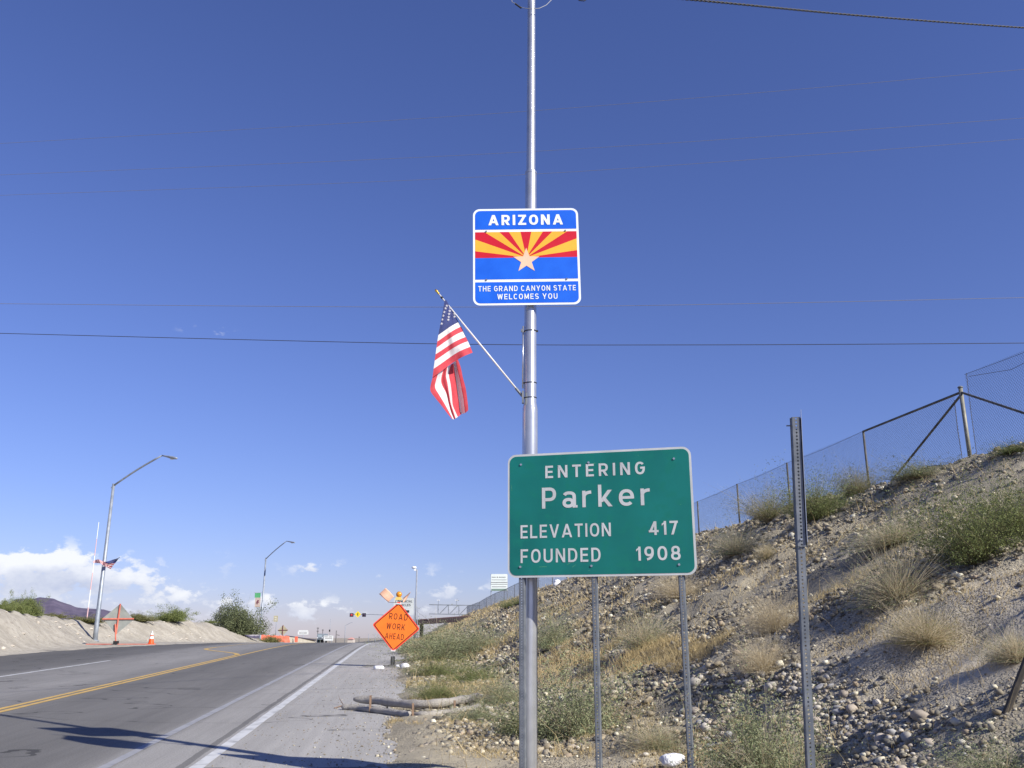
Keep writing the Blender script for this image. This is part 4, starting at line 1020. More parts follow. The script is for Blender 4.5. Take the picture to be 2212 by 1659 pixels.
def big_flag():
    Y = 9.1; A = lambda x, y, dy=0: at(904.6 + .1852 * x, 614.4 + .1852 * y, Y + dy)
    b0 = at(1127, 854, 9.1); tip = at(949, 636, 9.1); org = b0
    t = thing('flag', 'drooping stars and stripes flag on a slanted staff on the wide pole', 'flag', org)
    MB().tube([b0, b0 + (tip - b0) * .5, tip], [.0095, .0095, .0085], 10).build('flagpole', mat('white_enamel', (.72, .70, .66), rough=.3), t, org, smooth=True)
    d = (tip - b0).normalized()
    MB().tube([tip, tip + d * .018, tip + d * .034, tip + d * .05, tip + d * .07, tip + d * .075], [.007, .012, .009, .015, .009, .002], 10).build('finial', brass, t, org, smooth=True)
    MB().tube([tip - d * .06, tip - d * .035], .013, 8).build('ring_tie', black, t, org)
    mb = MB(); mb.tube([b0 - d * .01, b0 + d * .10], .0145, 8); mb.box(b0 + Vector((.012, 0, -.02)), (.02, .05, .13)); mb.build('bracket', galv_dull, t, org)
    # upper cloth: rows run down the hoist edge, columns from hoist (right) to the fold (left)
    rt = [(318, 178), (380, 285), (465, 440), (505, 515), (548, 612), (585, 690), (628, 795)]
    lf = [(302, 190), (268, 380), (228, 590), (212, 700), (196, 815), (180, 930), (160, 1085)]
    ctrl = []
    for k, ((xr, yr_), (xl, yl)) in enumerate(zip(rt, lf)):
        row = []
        for j in range(6):
            q = j / 5; x = xr + (xl - xr) * q; y = yr_ + (yl - yr_) * q - 34 * math.sin(math.pi * min(1, q * 1.0)) * (k / 6) * (1.2 - q)
            row.append(A(x, y, (.05 * math.sin(q * 9 + k * .5) * (.25 + .12 * k) + .10 * q * q * k / 6 - .30 * q)))
        ctrl.append(row)
    # 7 stripe rows sit beside the canton (rows 0..2 of ctrl), 6 below
    G = catmull_grid(ctrl, 24, 30)
    mb = MB(); nv = 31
    def stripe_rows(G, bounds, pick):
        o = len(mb.v); n1, n2 = len(G), len(G[0]); mb.v += [tuple(p) for r in G for p in r]
        for i in range(n1 - 1):
            for j in range(n2 - 1):
                mb.f.append((o + i * n2 + j, o + (i + 1) * n2 + j, o + (i + 1) * n2 + j + 1, o + i * n2 + j + 1)); mb.mi.append(pick(i, j))
    # control row 2 (canton's lower edge) is at grid row 8 of 24; below it 16 rows... resample so stripes are even
    def row_at(G, t):
        f = t * (len(G) - 1); i = min(int(f), len(G) - 2); f -= i
        return [G[i][j].lerp(G[i + 1][j], f) for j in range(len(G[0]))]
    top = [row_at(G, (2 / 6) * k / 14) for k in range(15)]; low = [row_at(G, 2 / 6 + (4 / 6) * k / 18) for k in range(19)]
    stripe_rows(top, None, lambda i, j: 2)
    stripe_rows(low, None, lambda i, j: 0 if (i // 3) % 2 == 0 else 1)
    # lower cloth: rows from under the hem down to the fly end; columns left to right across the stripes
    B = [[(175, 1040), (235, 1015), (290, 985), (335, 960), (375, 935), (405, 915), (430, 885), (455, 870)],
         [(140, 1170), (205, 1110), (262, 1095), (318, 1060), (350, 1040), (420, 1015), (452, 1000), (490, 970)],
         [(138, 1245), (190, 1200), (270, 1170), (335, 1150), (370, 1160), (440, 1150), (480, 1120), (515, 1090)],
         [(190, 1320), (240, 1290), (320, 1270), (352, 1260), (385, 1275), (455, 1270), (500, 1230), (545, 1200)],
         [(255, 1400), (300, 1390), (345, 1370), (372, 1380), (395, 1400), (470, 1370), (520, 1330), (562, 1310)],
         [(330, 1500), (355, 1490), (375, 1480), (400, 1470), (425, 1480), (480, 1470), (530, 1420), (574, 1410)],
         [(385, 1565), (398, 1572), (412, 1572), (430, 1562), (455, 1545), (500, 1512), (540, 1500), (577, 1468)]]
    depth = [0, -.03, .02, -.035, .06, .12, .03, -.02]
    ctrl = [[A(x, y, .09 - .30 * (1 - j / 5.5) + depth[j] * (1 + .2 * i / 6)) for j, (x, y) in enumerate(row)] for i, row in enumerate(B)]
    G2 = catmull_grid(ctrl, 30, 28)
    stripe_rows(G2, None, lambda i, j: 1 if (j // 4) % 2 == 0 else 0)
    cl = mb.build('cloth', [cloth_white, cloth_red, cloth_blue], t, org, smooth=True)
    sb_ = MB()
    for r_, x_, y_ in [(0, 330, 262), (0, 316, 292), (0, 300, 335), (0, 288, 378), (0, 277, 422), (0, 270, 470), (0, 372, 288), (0, 364, 322), (0, 357, 357), (0, 352, 393), (0, 348, 425), (0, 420, 355), (0, 420, 388)]:
        star_poly(sb_, A(x_, y_, -.02 - .30 * min(1, max(0, (430 - x_) / 200)) * .9), Vector((1, 0, 0)), Vector((0, 0, 1)), Vector((0, -.035, 0)), .017)
    sb_.build('stars', cloth_white, cl, org)
big_flag()
def lamp_flag():
    Y = 66.6; A = lambda x, y, dy=0: at(.162 * x, 1160.6 + .162 * y, Y + dy)
    org = A(1375, 340)
    t = thing('flag', 'small windblown striped flag on the lamp post over the sandy bank', 'flag', org)
    MB().tube([A(1375, 400, .1), A(1600, 265, -.3)], .02, 6).build('flagpole', galv_dull, t, org)
    B = [[(1585, 275), (1500, 300), (1420, 325), (1370, 320), (1320, 295), (1270, 305), (1235, 325)],
         [(1560, 315), (1510, 340), (1430, 340), (1375, 335), (1330, 312), (1285, 318), (1240, 333)],
         [(1515, 370), (1470, 362), (1410, 362), (1375, 350), (1335, 330), (1300, 330), (1245, 338)],
         [(1475, 425), (1440, 405), (1405, 388), (1378, 375), (1345, 350), (1310, 345), (1250, 342)]]
    ctrl = [[A(x, y, [0, .25, -.1, .2, -.2, .15, 0][j]) for j, (x, y) in enumerate(r)] for r in B]
    G = catmull_grid(ctrl, 13, 18); mb = MB(); n2 = 19; mb.v = [tuple(p) for r in G for p in r]
    for i in range(13):
        for j in range(18):
            mb.f.append((i * n2 + j, (i + 1) * n2 + j, (i + 1) * n2 + j + 1, i * n2 + j + 1)); mb.mi.append(2 if (i < 6 and j < 7) else (1 if i % 2 == 0 else 0))
    mb.build('cloth', [cloth_white, cloth_red, cloth_blue], t, org, smooth=True)
lamp_flag()

# ------------------------------------------------------------------ road work sign on its spring stand
def road_work():
    foot = hit(848, 1441); Y = foot.y; org = Vector(foot)
    t = thing('road_work_sign', 'orange diamond road work sign with flags and an amber beacon', 'sign', org)
    C = at(855.5, 1354, Y); S_ = px(71.5, Y) / 2 * 1.0; M = frame(C, -4, 5.2, 0) @ Matrix.Rotation(R(45), 4, 'Y')
    pn = MB().prism(rrect(-S_, S_, -S_, S_, .07), M, 0, .008).build('diamond_panel', orange_rim, t, org)
    k = S_ - .035; MB().prism(rrect(-k, k, -k, k, .06), M, -.003, -.0002).build('border_line', ink, pn, org)
    k = S_ - .062; MB().prism(rrect(-k, k, -k, k, .05), M, -.006, -.0032).build('orange_field', orange_sheet, pn, org)
    Mt = frame(C, -4, 5.2, 0)
    q = px(1, Y)
    text('letter', 'ROAD', (-17 * q, 22 * q, 14.5 * q, 27 * q), Mt, -.0085, ink, pn, org, .125, .30)
    text('letter', 'WORK', (-20 * q, 19 * q, -5.5 * q, 6.5 * q), Mt, -.0085, ink, pn, org, .125, .30)
    text('letter', 'AHEAD', (-20.5 * q, 19 * q, -25 * q, -13.5 * q), Mt, -.0085, ink, pn, org, .125, .26)
    for zz in (48, -47):
        mb = MB(); mb.box(Vector((0, 0, 0)), (9 * q, .03, 4.5 * q)); mb.v = [tuple(Mt @ (Vector(p) + Vector((0, -.012, zz * q)))) for p in mb.v]
        mb.build('corner_bracket', white_plastic, t, org)
        mb = MB(); mb.box(Vector((0, 0, 0)), (7 * q, .034, 2.2 * q)); mb.v = [tuple(Mt @ (Vector(p) + Vector((0, -.013, zz * q + 1.1 * q)))) for p in mb.v]
        mb.build('bracket_pad', orange_rim, t, org)
    bot = Mt @ Vector((0, .02, -50 * q)); topp = Mt @ Vector((0, .02, 50 * q)); foot_m = Vector(foot) + Vector((0, 0, .05))
    MB().tube([foot_m, bot, topp], .016, 8).build('mast', galv, t, org, smooth=True)
    for sx in (-.045, .045):                              # twin springs
        mb = MB(); c = foot_m + Vector((sx, 0, 0)); n = 110; zt = px(17, Y)
        mb.tube([c + Vector((.026 * math.cos(i * .55), .026 * math.sin(i * .55), .02 + zt * i / n)) for i in range(n + 1)], .008, 5); mb.build('spring', black, t, org, smooth=True)
    MB().box(foot_m + Vector((0, 0, 0)), (.26, .16, .06)).build('base_block', steel_dark, t, org)
    for ang in (20, 160, 200, 340):
        e = foot_m + Vector((1.0 * math.cos(R(ang)), 1.0 * math.sin(R(ang)), 0)); e.z = gz(e.x, e.y) + .03
        MB().box((foot_m + e) / 2, ((e - foot_m).length, .03, .03), Matrix.Rotation(R(ang), 3, 'Z')).build('leg', steel_dark, t, org)
    pale = mat('faded_orange_flag', (.92, .56, .38), (.95, .66, .48), scale=5, rough=.7, trans=.35)
    for pts, dy in (([(833, 1270), (851, 1288.6), (839, 1301), (819, 1283)], 0), ([(887.6, 1278), (876, 1298), (871, 1302), (872, 1291)], .15)):
        P = [at(u, v, Y + dy * (i % 2) + .02 * i) for i, (u, v) in enumerate(pts)]
        G = catmull_grid([[P[0], P[0].lerp(P[1], .5) + Vector((0, .05, .01)), P[1]], [P[3], P[3].lerp(P[2], .5) + Vector((0, -.05, 0)), P[2]]], 6, 8)
        mb = MB(); mb.v = [tuple(p) for r in G for p in r]; mb.f = [(i * 9 + j, (i + 1) * 9 + j, (i + 1) * 9 + j + 1, i * 9 + j + 1) for i in range(6) for j in range(8)]; mb.mi = [0] * len(mb.f)
        fl = mb.build('warning_flag', pale, t, org, smooth=True); so_ = fl.modifiers.new('thickness', 'SOLIDIFY'); so_.thickness = .004
        MB().tube([topp - Vector((0, 0, .02)), P[2 if dy == 0 else 3]], .008, 6).build('flag_staff', wood_stake, t, org)
    bc = at(862, 1284, Y)
    be = MB().box(at(861, 1293, Y), (px(12, Y), .10, px(6, Y))).build('beacon_battery', mat('yellow_plastic', (.75, .55, .16), rough=.5), t, org)
    mb = MB(); mb.ball(bc, px(5.4, Y), 16, 10, sc_=(1, .7, 1)); lens = mb.build('beacon_lens', amber, t, org, smooth=True)
    ring = [bc + Vector((px(5.5, Y) * math.cos(R(a)), 0, px(5.5, Y) * math.sin(R(a)))) for a in range(0, 361, 20)]
    MB().tube(ring, .011, 6, caps=False).build('beacon_ring', mat('amber_housing', (.35, .15, .02), rough=.5), lens, org)
    MB().tube([topp, at(861, 1296, Y)], .014, 6).build('beacon_stem', galv, t, org)
    return Y
RWY = road_work()
def sandbag(label, u, v, w, h, d, yaw, seed):
    p = hit(u, v); V3, F3 = subdiv(ICO2_V, ICO2_F); W = px(w, p.y) / 2; H_ = px(h, p.y) * .62
    nn = np.sign(V3) * np.abs(V3) ** .75 * (1 + .25 * fbm(V3[:, 0] * 2 + seed, V3[:, 1] * 2 + V3[:, 2], seed, 3)[:, None]) * np.array((W, d, H_))
    a = R(yaw); c, s_ = math.cos(a), math.sin(a); nn = np.stack([nn[:, 0] * c - nn[:, 1] * s_, nn[:, 0] * s_ + nn[:, 1] * c, np.maximum(nn[:, 2], -H_ * .6)], -1)
    tag(np_mesh('sandbag', nn, F3, sandbag_white, smooth=True, loc=(p.x, p.y, p.z + H_ * .58)), label, 'sandbag', 'sandbags on the road work sign stand')
sandbag('flat white sandbag left of the orange sign stand', 818, 1446, 22, 8, .16, 8, 3)
sandbag('upright white sandbag right of the orange sign stand', 874, 1444, 18, 11, .15, -12, 5)
sandbag('small white sandbag tucked against the sign stand springs', 859, 1441, 11, 5, .12, 20, 9)

# ------------------------------------------------------------------ burlap rolls with stakes, stick, litter
def roll(label, pts, rpx, lift, seed, dY=0):
    P = []
    for (x, y) in pts:
        q = hit(708.3 + .162 * x, 1476.4 + .162 * y); P.append(Vector((q.x, q.y + dY, gz(q.x, q.y + dY))))
    n = 44; C = catmull_grid([P, P], 1, n)[0]; r = px(rpx, P[0].y); rad = []
    for i, c in enumerate(C):
        e = min(i, n - i) / 2.2; k = min(1, .35 + .65 * e) if e < 1 else 1
        rad.append(r * k * (1 + .10 * math.sin(i * .9 + seed) + .05 * math.sin(i * 2.3))); c.z = max(c.z, gz(c.x, c.y)) + r * .85 + lift
    org = C[0].copy(); org.z -= r
    o = MB().tube(C, rad, 14).build('straw_wattle', burlap, None, org, smooth=True); tag(o, label, 'burlap roll', 'burlap rolls on the shoulder'); return o
roll('burlap roll lying nearest the road, the left front one', [(185, 350), (380, 360), (560, 385), (800, 415), (1000, 445), (1090, 460)], 6.2, 0, 1)
roll('burlap roll at the front right, half in the weeds', [(1120, 455), (1300, 450), (1500, 430), (1680, 410), (1850, 380), (2050, 340)], 6.0, 0, 2)
roll('long burlap roll lying behind the two front ones', [(330, 300), (560, 312), (800, 345), (1100, 372), (1400, 368), (1700, 330), (1900, 300), (2060, 285)], 7.8, .05, 3, .10)
def stake(label, u, v0, v1, w=4.2):
    p = hit(u, v1); top = at(u - .3, v0, p.y - .05)
    M3 = Matrix.Rotation(R(12), 3, 'Z'); h = top.z - p.z + .1
    o = MB().box(Vector((p.x, p.y - .05, p.z - .1 + h / 2)), (px(w, p.y), .035, h), M3).build('wooden_stake', wood_stake, None, (p.x, p.y - .05, p.z - .1))
    tag(o, label, 'stake', 'stakes holding the burlap rolls')
stake('tall brown stake through the left end of the burlap rolls', 800, 1502, 1539)
stake('brown stake where the burlap rolls meet in the middle', 892, 1519, 1551)
stake('brown stake through the right end of the burlap rolls', 982, 1513, 1539)
a, b = hit(885, 1629), hit(956, 1602)
tag(MB().tube([a + Vector((0, 0, .02)), a.lerp(b, .4) + Vector((.01, 0, .035)), b + Vector((0, 0, .04))], [.012, .017, .009], 7).build('stick', weather_wood, None, a, smooth=True), 'pale grey stick lying on the gravel near the shoulder', 'stick')
a, b = hit(722, 1531), hit(742, 1526)
tag(MB().tube([a + Vector((0, 0, .012)), b + Vector((0, 0, .02)), hit(733, 1522) + Vector((0, 0, .10)), hit(730, 1519) + Vector((0, 0, .16))], [.009, .008, .005, .002], 6).build('twig', wood_stake, None, a), 'dark twig at the left tip of the burlap rolls', 'twig')
def litter(name, label, p, r, seed):
    V3, F3 = subdiv(ICO2_V, ICO2_F); nn = V3 * (1 + .5 * fbm(V3[:, 0] * 2.6 + seed, V3[:, 1] * 2.6 + V3[:, 2] * 2, seed, 4)[:, None]) * np.array((1, .6, 1)) * r
    tag(np_mesh(name, nn, F3, white_plastic, loc=(p.x, p.y, p.z + r * .7)), label, 'litter')
litter('plastic_bag', 'white plastic bag caught on the far crest right of the wide pole', at(1204, 1267, 70), .3, 8)

# ------------------------------------------------------------------ chain-link fence along the crest
fence_wire = mat('fence_wire', (.20, .21, .22), (.30, .31, .32), scale=3, rough=.5, metal=.5)
post_mat = mat('fence_post_steel', (.17, .165, .135), (.27, .26, .215), scale=5, rough=.6, metal=.3)
rail_mat = mat('rusty_rail_steel', (.075, .07, .065), (.15, .14, .12), scale=4, rough=.7, metal=.3)
SF = 14.25
def fpos(y): return Vector((SF - SK * y, y, gz(SF - SK * y, y)))
def wires(A0, A1, h0, h1, spacing, r, clip_bottom=0.04):
    """two families of diagonal wires between foot points A0 and A1, fence height h0 to h1"""
    mb = MB(); d = A1 - A0; Ln = Vector((d.x, d.y, 0)).length; e = d / Ln; slope = d.z / Ln
    hz = lambda q: h0 + (h1 - h0) * q / Ln
    nrm = Vector((-e.y, e.x, 0)).normalized() * r; upv = Vector((0, 0, r))
    V = []; Fc = []
    Hm = max(h0, h1); n = int((Ln + Hm) / spacing) + 1
    for sgn in (1, -1):
        for i in range(-int(Hm / spacing) - 1, n):
            q0 = i * spacing; pts = []
            # param: along = q0 + sgn*0 .. wire rises 1 for 1
            for t in (0, 1):
                pass
            if sgn == 1: f = lambda tt: (q0 + tt, tt)
            else: f = lambda tt: (q0 + Hm - tt, tt)
            lo, hi = 0, Hm
            # clip to 0..Ln
            if sgn == 1: lo, hi = max(lo, -q0), min(hi, Ln - q0)
            else: lo, hi = max(lo, q0 + Hm - Ln), min(hi, q0 + Hm)
            if hi - lo < .03: continue
            a = f(lo); b = f(hi)
            if b[1] > hz(b[0]): b = f(min(hi, hz(b[0])))
            if b[1] - a[1] < .03: continue
            pa = A0 + e * a[0] + Vector((0, 0, a[1] + clip_bottom)); pb = A0 + e * b[0] + Vector((0, 0, b[1] + clip_bottom))
            off = nrm * (sgn * .8)
            o = len(V); w = (pb - pa).cross(nrm).normalized() * r
            for p in (pa, pb): V += [p + off + w, p + off - w * .5 + nrm * .87, p + off - w * .5 - nrm * .87]
            Fc += [(o, o + 1, o + 4, o + 3), (o + 1, o + 2, o + 5, o + 4), (o + 2, o, o + 3, o + 5)]
    return mb.add(V, Fc)
def fence():
    ys = [15.5, 22.5, 27.6, 33.4, 38.6, 44.0, 49, 54, 60, 66, 73, 80, 88, 97, 107, 118, 130, 143, 157, 172, 188, 205]
    c0 = fpos(22.5); org = Vector(c0)
    t = thing('chain_link_fence', 'long chain link fence along the crest of the embankment', 'fence', org)
    Ht = 1.86
    for i, y in enumerate(ys):
        p = fpos(y); h = {15.5: 1.9, 22.5: 1.96}.get(y, Ht); r = .052 if y == 22.5 else (.034 if y < 35 else .036)
        MB().tube([p - Vector((0, 0, .4)), p + Vector((0, 0, h))], r, 12).build('post', post_mat if y == 22.5 else rail_mat, t, org, smooth=True)
        if y == 22.5: MB().tube([p + Vector((0, 0, h)), p + Vector((0, 0, h + .02)), p + Vector((0, 0, h + .05))], [.07, .07, .03], 12).build('post_cap', galv_dull, t, org)
    # brace rails of the corner bay
    tp = fpos(22.5) + Vector((0, 0, 1.84)); q = fpos(27.6)
    MB().tube([tp, q + Vector((0, 0, 1.84))], .032, 10).build('top_rail', rail_mat, t, org)
    MB().tube([tp - Vector((0, 0, .06)), fpos(26.4) + Vector((0, 0, .1))], .032, 10).build('brace', rail_mat, t, org)
    MB().tube([tp, fpos(18.9) + Vector((0, 0, .12))], .03, 10).build('brace', rail_mat, t, org)
    for z in (1.75, 1.25, .75, .3):
        MB().tube([fpos(22.5) + Vector((-.06, -.06, z)), fpos(22.5) + Vector((.07, .07, z))], .012, 6).build('tension_band', galv_dull, t, org)
    e0 = fpos(22.22) ; MB().tube([e0 + Vector((0, 0, -.1)), e0 + Vector((.06, .1, 1.2)), e0 + Vector((.03, 0, 2.25))], .007, 6).build('tension_bar', rail_mat, t, org)
    e0 = fpos(22.85); MB().tube([e0 + Vector((.02, 0, 0)), e0 + Vector((0, 0, .9)), e0 + Vector((.02, 0, 1.7))], .009, 6).build('tension_bar', rail_mat, t, org)
    for i in range(len(ys) - 1):
        y0, y1 = ys[i], ys[i + 1]
        if y0 == 22.5: y0 += .3
        A0, A1 = fpos(y0), fpos(y1); near = y0 < 45
        if y1 == 22.5: A1 = fpos(22.25)
        h = 2.2 if y1 == 22.5 else 1.82
        sp, r = (.085, .0027) if y0 < 30 else ((.10, .0028) if y0 < 50 else (.16, .0036) if y0 < 90 else (.3, .007))
        wires(A0, A1, h, h, sp, r).build('mesh_panel', fence_wire, t, org)
        if y0 != 22.8:
            n = 6; MB().tube([A0.lerp(A1, k / n) + Vector((0, 0, h + .03 - .05 * math.sin(math.pi * k / n))) for k in range(n + 1)], .005 if near else .02, 5).build('top_wire', rail_mat, t, org)
    e = fpos(19); MB().tube([fpos(22.1) + Vector((0, 0, 2.1)), fpos(20.5) + Vector((0, 0, 1.98)), fpos(18) + Vector((0, 0, 2.03)), fpos(15.5) + Vector((0, 0, 2.1))], .006, 5).build('loose_wire', rail_mat, t, org)
fence()

# ------------------------------------------------------------------ overhead lines
line_dark = mat('dark_cable', (.03, .03, .035), rough=.6)
line_pale = mat('weathered_conductor', (.20, .19, .20), rough=.6)
def cable(label, pts, Ys, r, m_, twist=0):
    P = [at(u, v, Y) for (u, v), Y in zip(pts, Ys)]
    C = catmull_grid([P, P], 1, 60)[0]; org = C[0].copy()
    mb = MB()
    if twist:
        n = 900; C = catmull_grid([P, P], 1, n)[0]
        for ph in (0, math.pi): mb.tube([c + Vector((0, twist * math.cos(i * .55 + ph), twist * math.sin(i * .55 + ph))) for i, c in enumerate(C)], r, 5)
    else: mb.tube(C, r, 6)
    tag(mb.build('overhead_cable', m_, None, org, smooth=True), label, 'cable', 'overhead cables')
cable('thick twisted black cable crossing the top right corner', [(1120, -32), (1500, 0), (1860, 34), (2212, 60), (2500, 76)], [11, 12.5, 14.5, 16.5, 18], .011, line_dark, .010)
cable('faint topmost wire rising to the right across the sky', [(-300, 325), (0, 310), (1100, 243), (2212, 150), (2500, 120)], [46, 45, 40, 36, 35], .008, line_pale)
cable('faint middle wire of the three rising to the right', [(-300, 390), (0, 378), (1100, 330), (2212, 255), (2500, 230)], [46, 45, 40, 36, 35], .008, line_pale)
cable('faint lowest wire of the three rising to the right', [(-300, 432), (0, 422), (1100, 379), (2212, 300), (2500, 276)], [46, 45, 40, 36, 35], .008, line_pale)
cable('pale nearly level wire just below the blue sign', [(-300, 652), (0, 656), (1100, 663), (2212, 643), (2500, 634)], [48, 47, 44, 42, 42], .012, line_pale)
cable('dark nearly level wire crossing behind the flag staff', [(-300, 712), (0, 720), (900, 742), (1500, 745), (2212, 741), (2500, 737)], [48, 47, 45, 44, 42, 42], .017, line_dark)

# ------------------------------------------------------------------ left roadside: back of a sign, cone
def sign_back():
    p = hit(250, 1393); Y = p.y; org = Vector(p)
    t = thing('roadside_sign', 'back of a pale diamond sign with red braces by the lamp post', 'sign', org)
    C = at(255.5, 1337, Y); S_ = px(62, Y) / 2 / math.sqrt(2) * 1.0; M = frame(C, 10, 2.5, 4) @ Matrix.Rotation(R(45), 4, 'Y')
    MB().prism(rrect(-S_, S_, -S_, S_, .05), M, 0, .008).build('diamond_panel', mat('sign_back_fabric', (.24, .255, .235), (.30, .315, .285), scale=3, rough=.7), t, org)
    Mt = frame(C, 10, 2.5, 4); red = mat('red_oxide_bar', (.50, .12, .08), (.60, .18, .12), scale=4, rough=.6); L_ = S_ * 1.41
    for a, b, nm in ((Vector((0, -.03, -L_)), Vector((0, -.03, L_)), 'brace'), (Vector((-L_, -.03, -.05)), Vector((L_, -.03, .05)), 'brace')):
        MB().tube([Mt @ a, Mt @ b], .05, 6).build(nm, red, t, org)
    MB().tube([org, Mt @ Vector((-.12, -.06, -.3))], .045, 8).build('mast', red, t, org)
    MB().box(org + Vector((0, 0, .12)), (.28, .2, .22)).build('spring_base', black, t, org)
    for sx in (-1, 1):
        MB().box(org + Vector((sx * .9, 0, .04)), (1.8, .06, .05), Matrix.Rotation(R(4), 3, 'Z')).build('leg', red, t, org)
sign_back()
def cone():
    p = hit(326, 1392); Y = p.y; org = Vector(p); H_ = px(27, Y)
    t = thing('traffic_cone', 'orange traffic cone with white bands at the road edge', 'cone', org)
    orange = mat('cone_orange', (.90, .10, .012), rough=.5); wb = mat('cone_white_band', (.80, .82, .82), rough=.4)
    MB().box(org + Vector((0, 0, .02)), (.46, .46, .04)).build('base_plate', orange, t, org)
    f = lambda k: .19 * (1 - k) + .045 * k
    for a, b, m_, nm in ((.04, .42, orange, 'lower_body'), (.42, .60, wb, 'band'), (.60, .70, orange, 'middle_body'), (.70, .84, wb, 'band'), (.84, 1.0, mat('cone_tip', (.55, .55, .52), rough=.6), 'tip')):
        MB().tube([org + Vector((0, 0, H_ * a)), org + Vector((0, 0, H_ * b))], [f(a), f(b)], 16).build(nm, m_, t, org, smooth='auto')
cone()

# ------------------------------------------------------------------ things beyond the crest of the road
def ground_at(u, Y): p = at(u, 1378, Y); return Vector((p.x, Y, gz(p.x, Y)))
def panel(t, org, u0, u1, v0, v1, Y, m_, name='panel', yaw=0, th=.04, dy=0):
    a, b = at(u0, v1, Y), at(u1, v0, Y); c = (a + b) / 2; c.y = Y + dy
    w, h = b.x - a.x, b.z - a.z
    return MB().prism(rrect(-w / 2, w / 2, -h / 2, h / 2, min(w, h) * .06, 3), frame(c, yaw), 0, th).build(name, m_, t, org), frame(c, yaw), w, h
def pole(t, org, u, v0, Y, r, m_, name='post', dy=.06):
    g = ground_at(u, Y + dy); top = at(u, v0, Y + dy); top.x = g.x
    return MB().tube([g - Vector((0, 0, .3)), top], r, 8).build(name, m_, t, org, smooth=True)
tan_back = mat('tan_sign_back', (.36, .33, .22), (.46, .42, .28), scale=2, rough=.7)
grey_pole = mat('grey_pole', (.22, .24, .28), (.3, .32, .36), scale=2, rough=.6)
dark_pole = mat('utility_pole_wood', (.12, .11, .12), (.18, .17, .17), scale=2, rough=.9)

def commercial():
    Y = 84; org = ground_at(872, Y)
    t = thing('lane_sign', 'white commercial vehicles sign with black arrow behind the orange diamond', 'sign', org)
    pn, M, w, h = panel(t, org, 849.6, 894.4, 1292, 1328.5, Y, mat('grey_white_panel', (.50, .53, .52), (.56, .59, .58), scale=2, rough=.6))
    text('letter', 'COMMERCIAL', (-w * .42, w * .42, h * .24, h * .38), M, -.01, print_black, pn, org, .17, .18)
    text('letter', 'VEHICLES', (-w * .34, w * .34, h * .02, h * .16), M, -.01, print_black, pn, org, .17, .18)
    mb = MB(); P = [(-.06 * w, -.30 * h), (.10 * w, -.14 * h), (.10 * w, -.22 * h), (.28 * w, -.22 * h), (.28 * w, -.36 * h), (.10 * w, -.36 * h), (.10 * w, -.44 * h)]
    mb.prism([(x + .0 * w, z) for x, z in P], M, -.012, -.004); mb.build('arrow', print_black, pn, org)
    for u in (850, 894): pole(t, org, u, 1291, Y, .045, grey_pole)
commercial()
def mast_light():
    Y = 112; org = ground_at(896.6, Y)
    t = thing('camera_mast', 'slim mast with a white domed head above the orange diamond', 'mast', org)
    pole(t, org, 896.6, 1230, Y, .09, grey_pole, 'pole', 0)
    MB().ball(at(894.5, 1226, Y), px(4.6, Y), 12, 8, sc_=(1.15, .9, .62)).build('dome', white_plastic, t, org, smooth=True)
    MB().box(at(896.8, 1231, Y), (.25, .25, .22)).build('bracket', white_plastic, t, org)
mast_light()
def signal_arm():
    Y = 150; org = ground_at(866, Y)
    t = thing('beacon_mast_arm', 'mast arm with two flashing beacons and a yellow diamond warning sign', 'traffic signal', org)
    pole(t, org, 866, 1334, Y, .12, grey_pole, 'pole', 0)
    MB().tube([at(757, 1327.5, Y), at(800, 1327, Y), at(826, 1328, Y), at(848, 1331.5, Y), at(866, 1340, Y)], [.04, .05, .06, .08, .1], 8).build('arm', grey_pole, t, org, smooth=True)
    for u, m_ in ((759.5, mat('red_lens', (.55, .05, .05), rough=.3)), (786.5, mat('unlit_lens', (.05, .03, .06), rough=.3))):
        bx_ = MB().box(at(u, 1328.5, Y), (px(7.4, Y), .3, px(7.4, Y))).build('beacon_housing', mat('black_housing', (.03, .028, .045), rough=.6), t, org)
        c = at(u, 1328.5, Y) - Vector((0, .17, 0)); MB().ball(c, px(2.3, Y), 10, 6, sc_=(1, .4, 1)).build('lens', m_, bx_, org)
    c = at(773, 1327, Y - .3); S_ = px(13.4, Y) / 2 / 1.414; M = frame(c) @ Matrix.Rotation(R(45), 4, 'Y')
    dm = MB().prism(rrect(-S_, S_, -S_, S_, .05, 3), M, 0, .03).build('diamond_panel', mat('warning_yellow', (.82, .62, .02), rough=.5), t, org)
    mb = MB(); M2 = frame(c); mb.prism([(-.06, -.22), (-.06, .05), (.06, .05), (.06, -.22)], M2, -.012, -.003); mb.prism([(-.13, -.02), (-.13, .05), (-.065, .05), (-.065, -.02)], M2, -.012, -.003); mb.prism([(-.07, .09), (-.07, .24), (.07, .24), (.07, .09)], M2, -.012, -.003); mb.build('symbol', print_black, dm, org)
signal_arm()
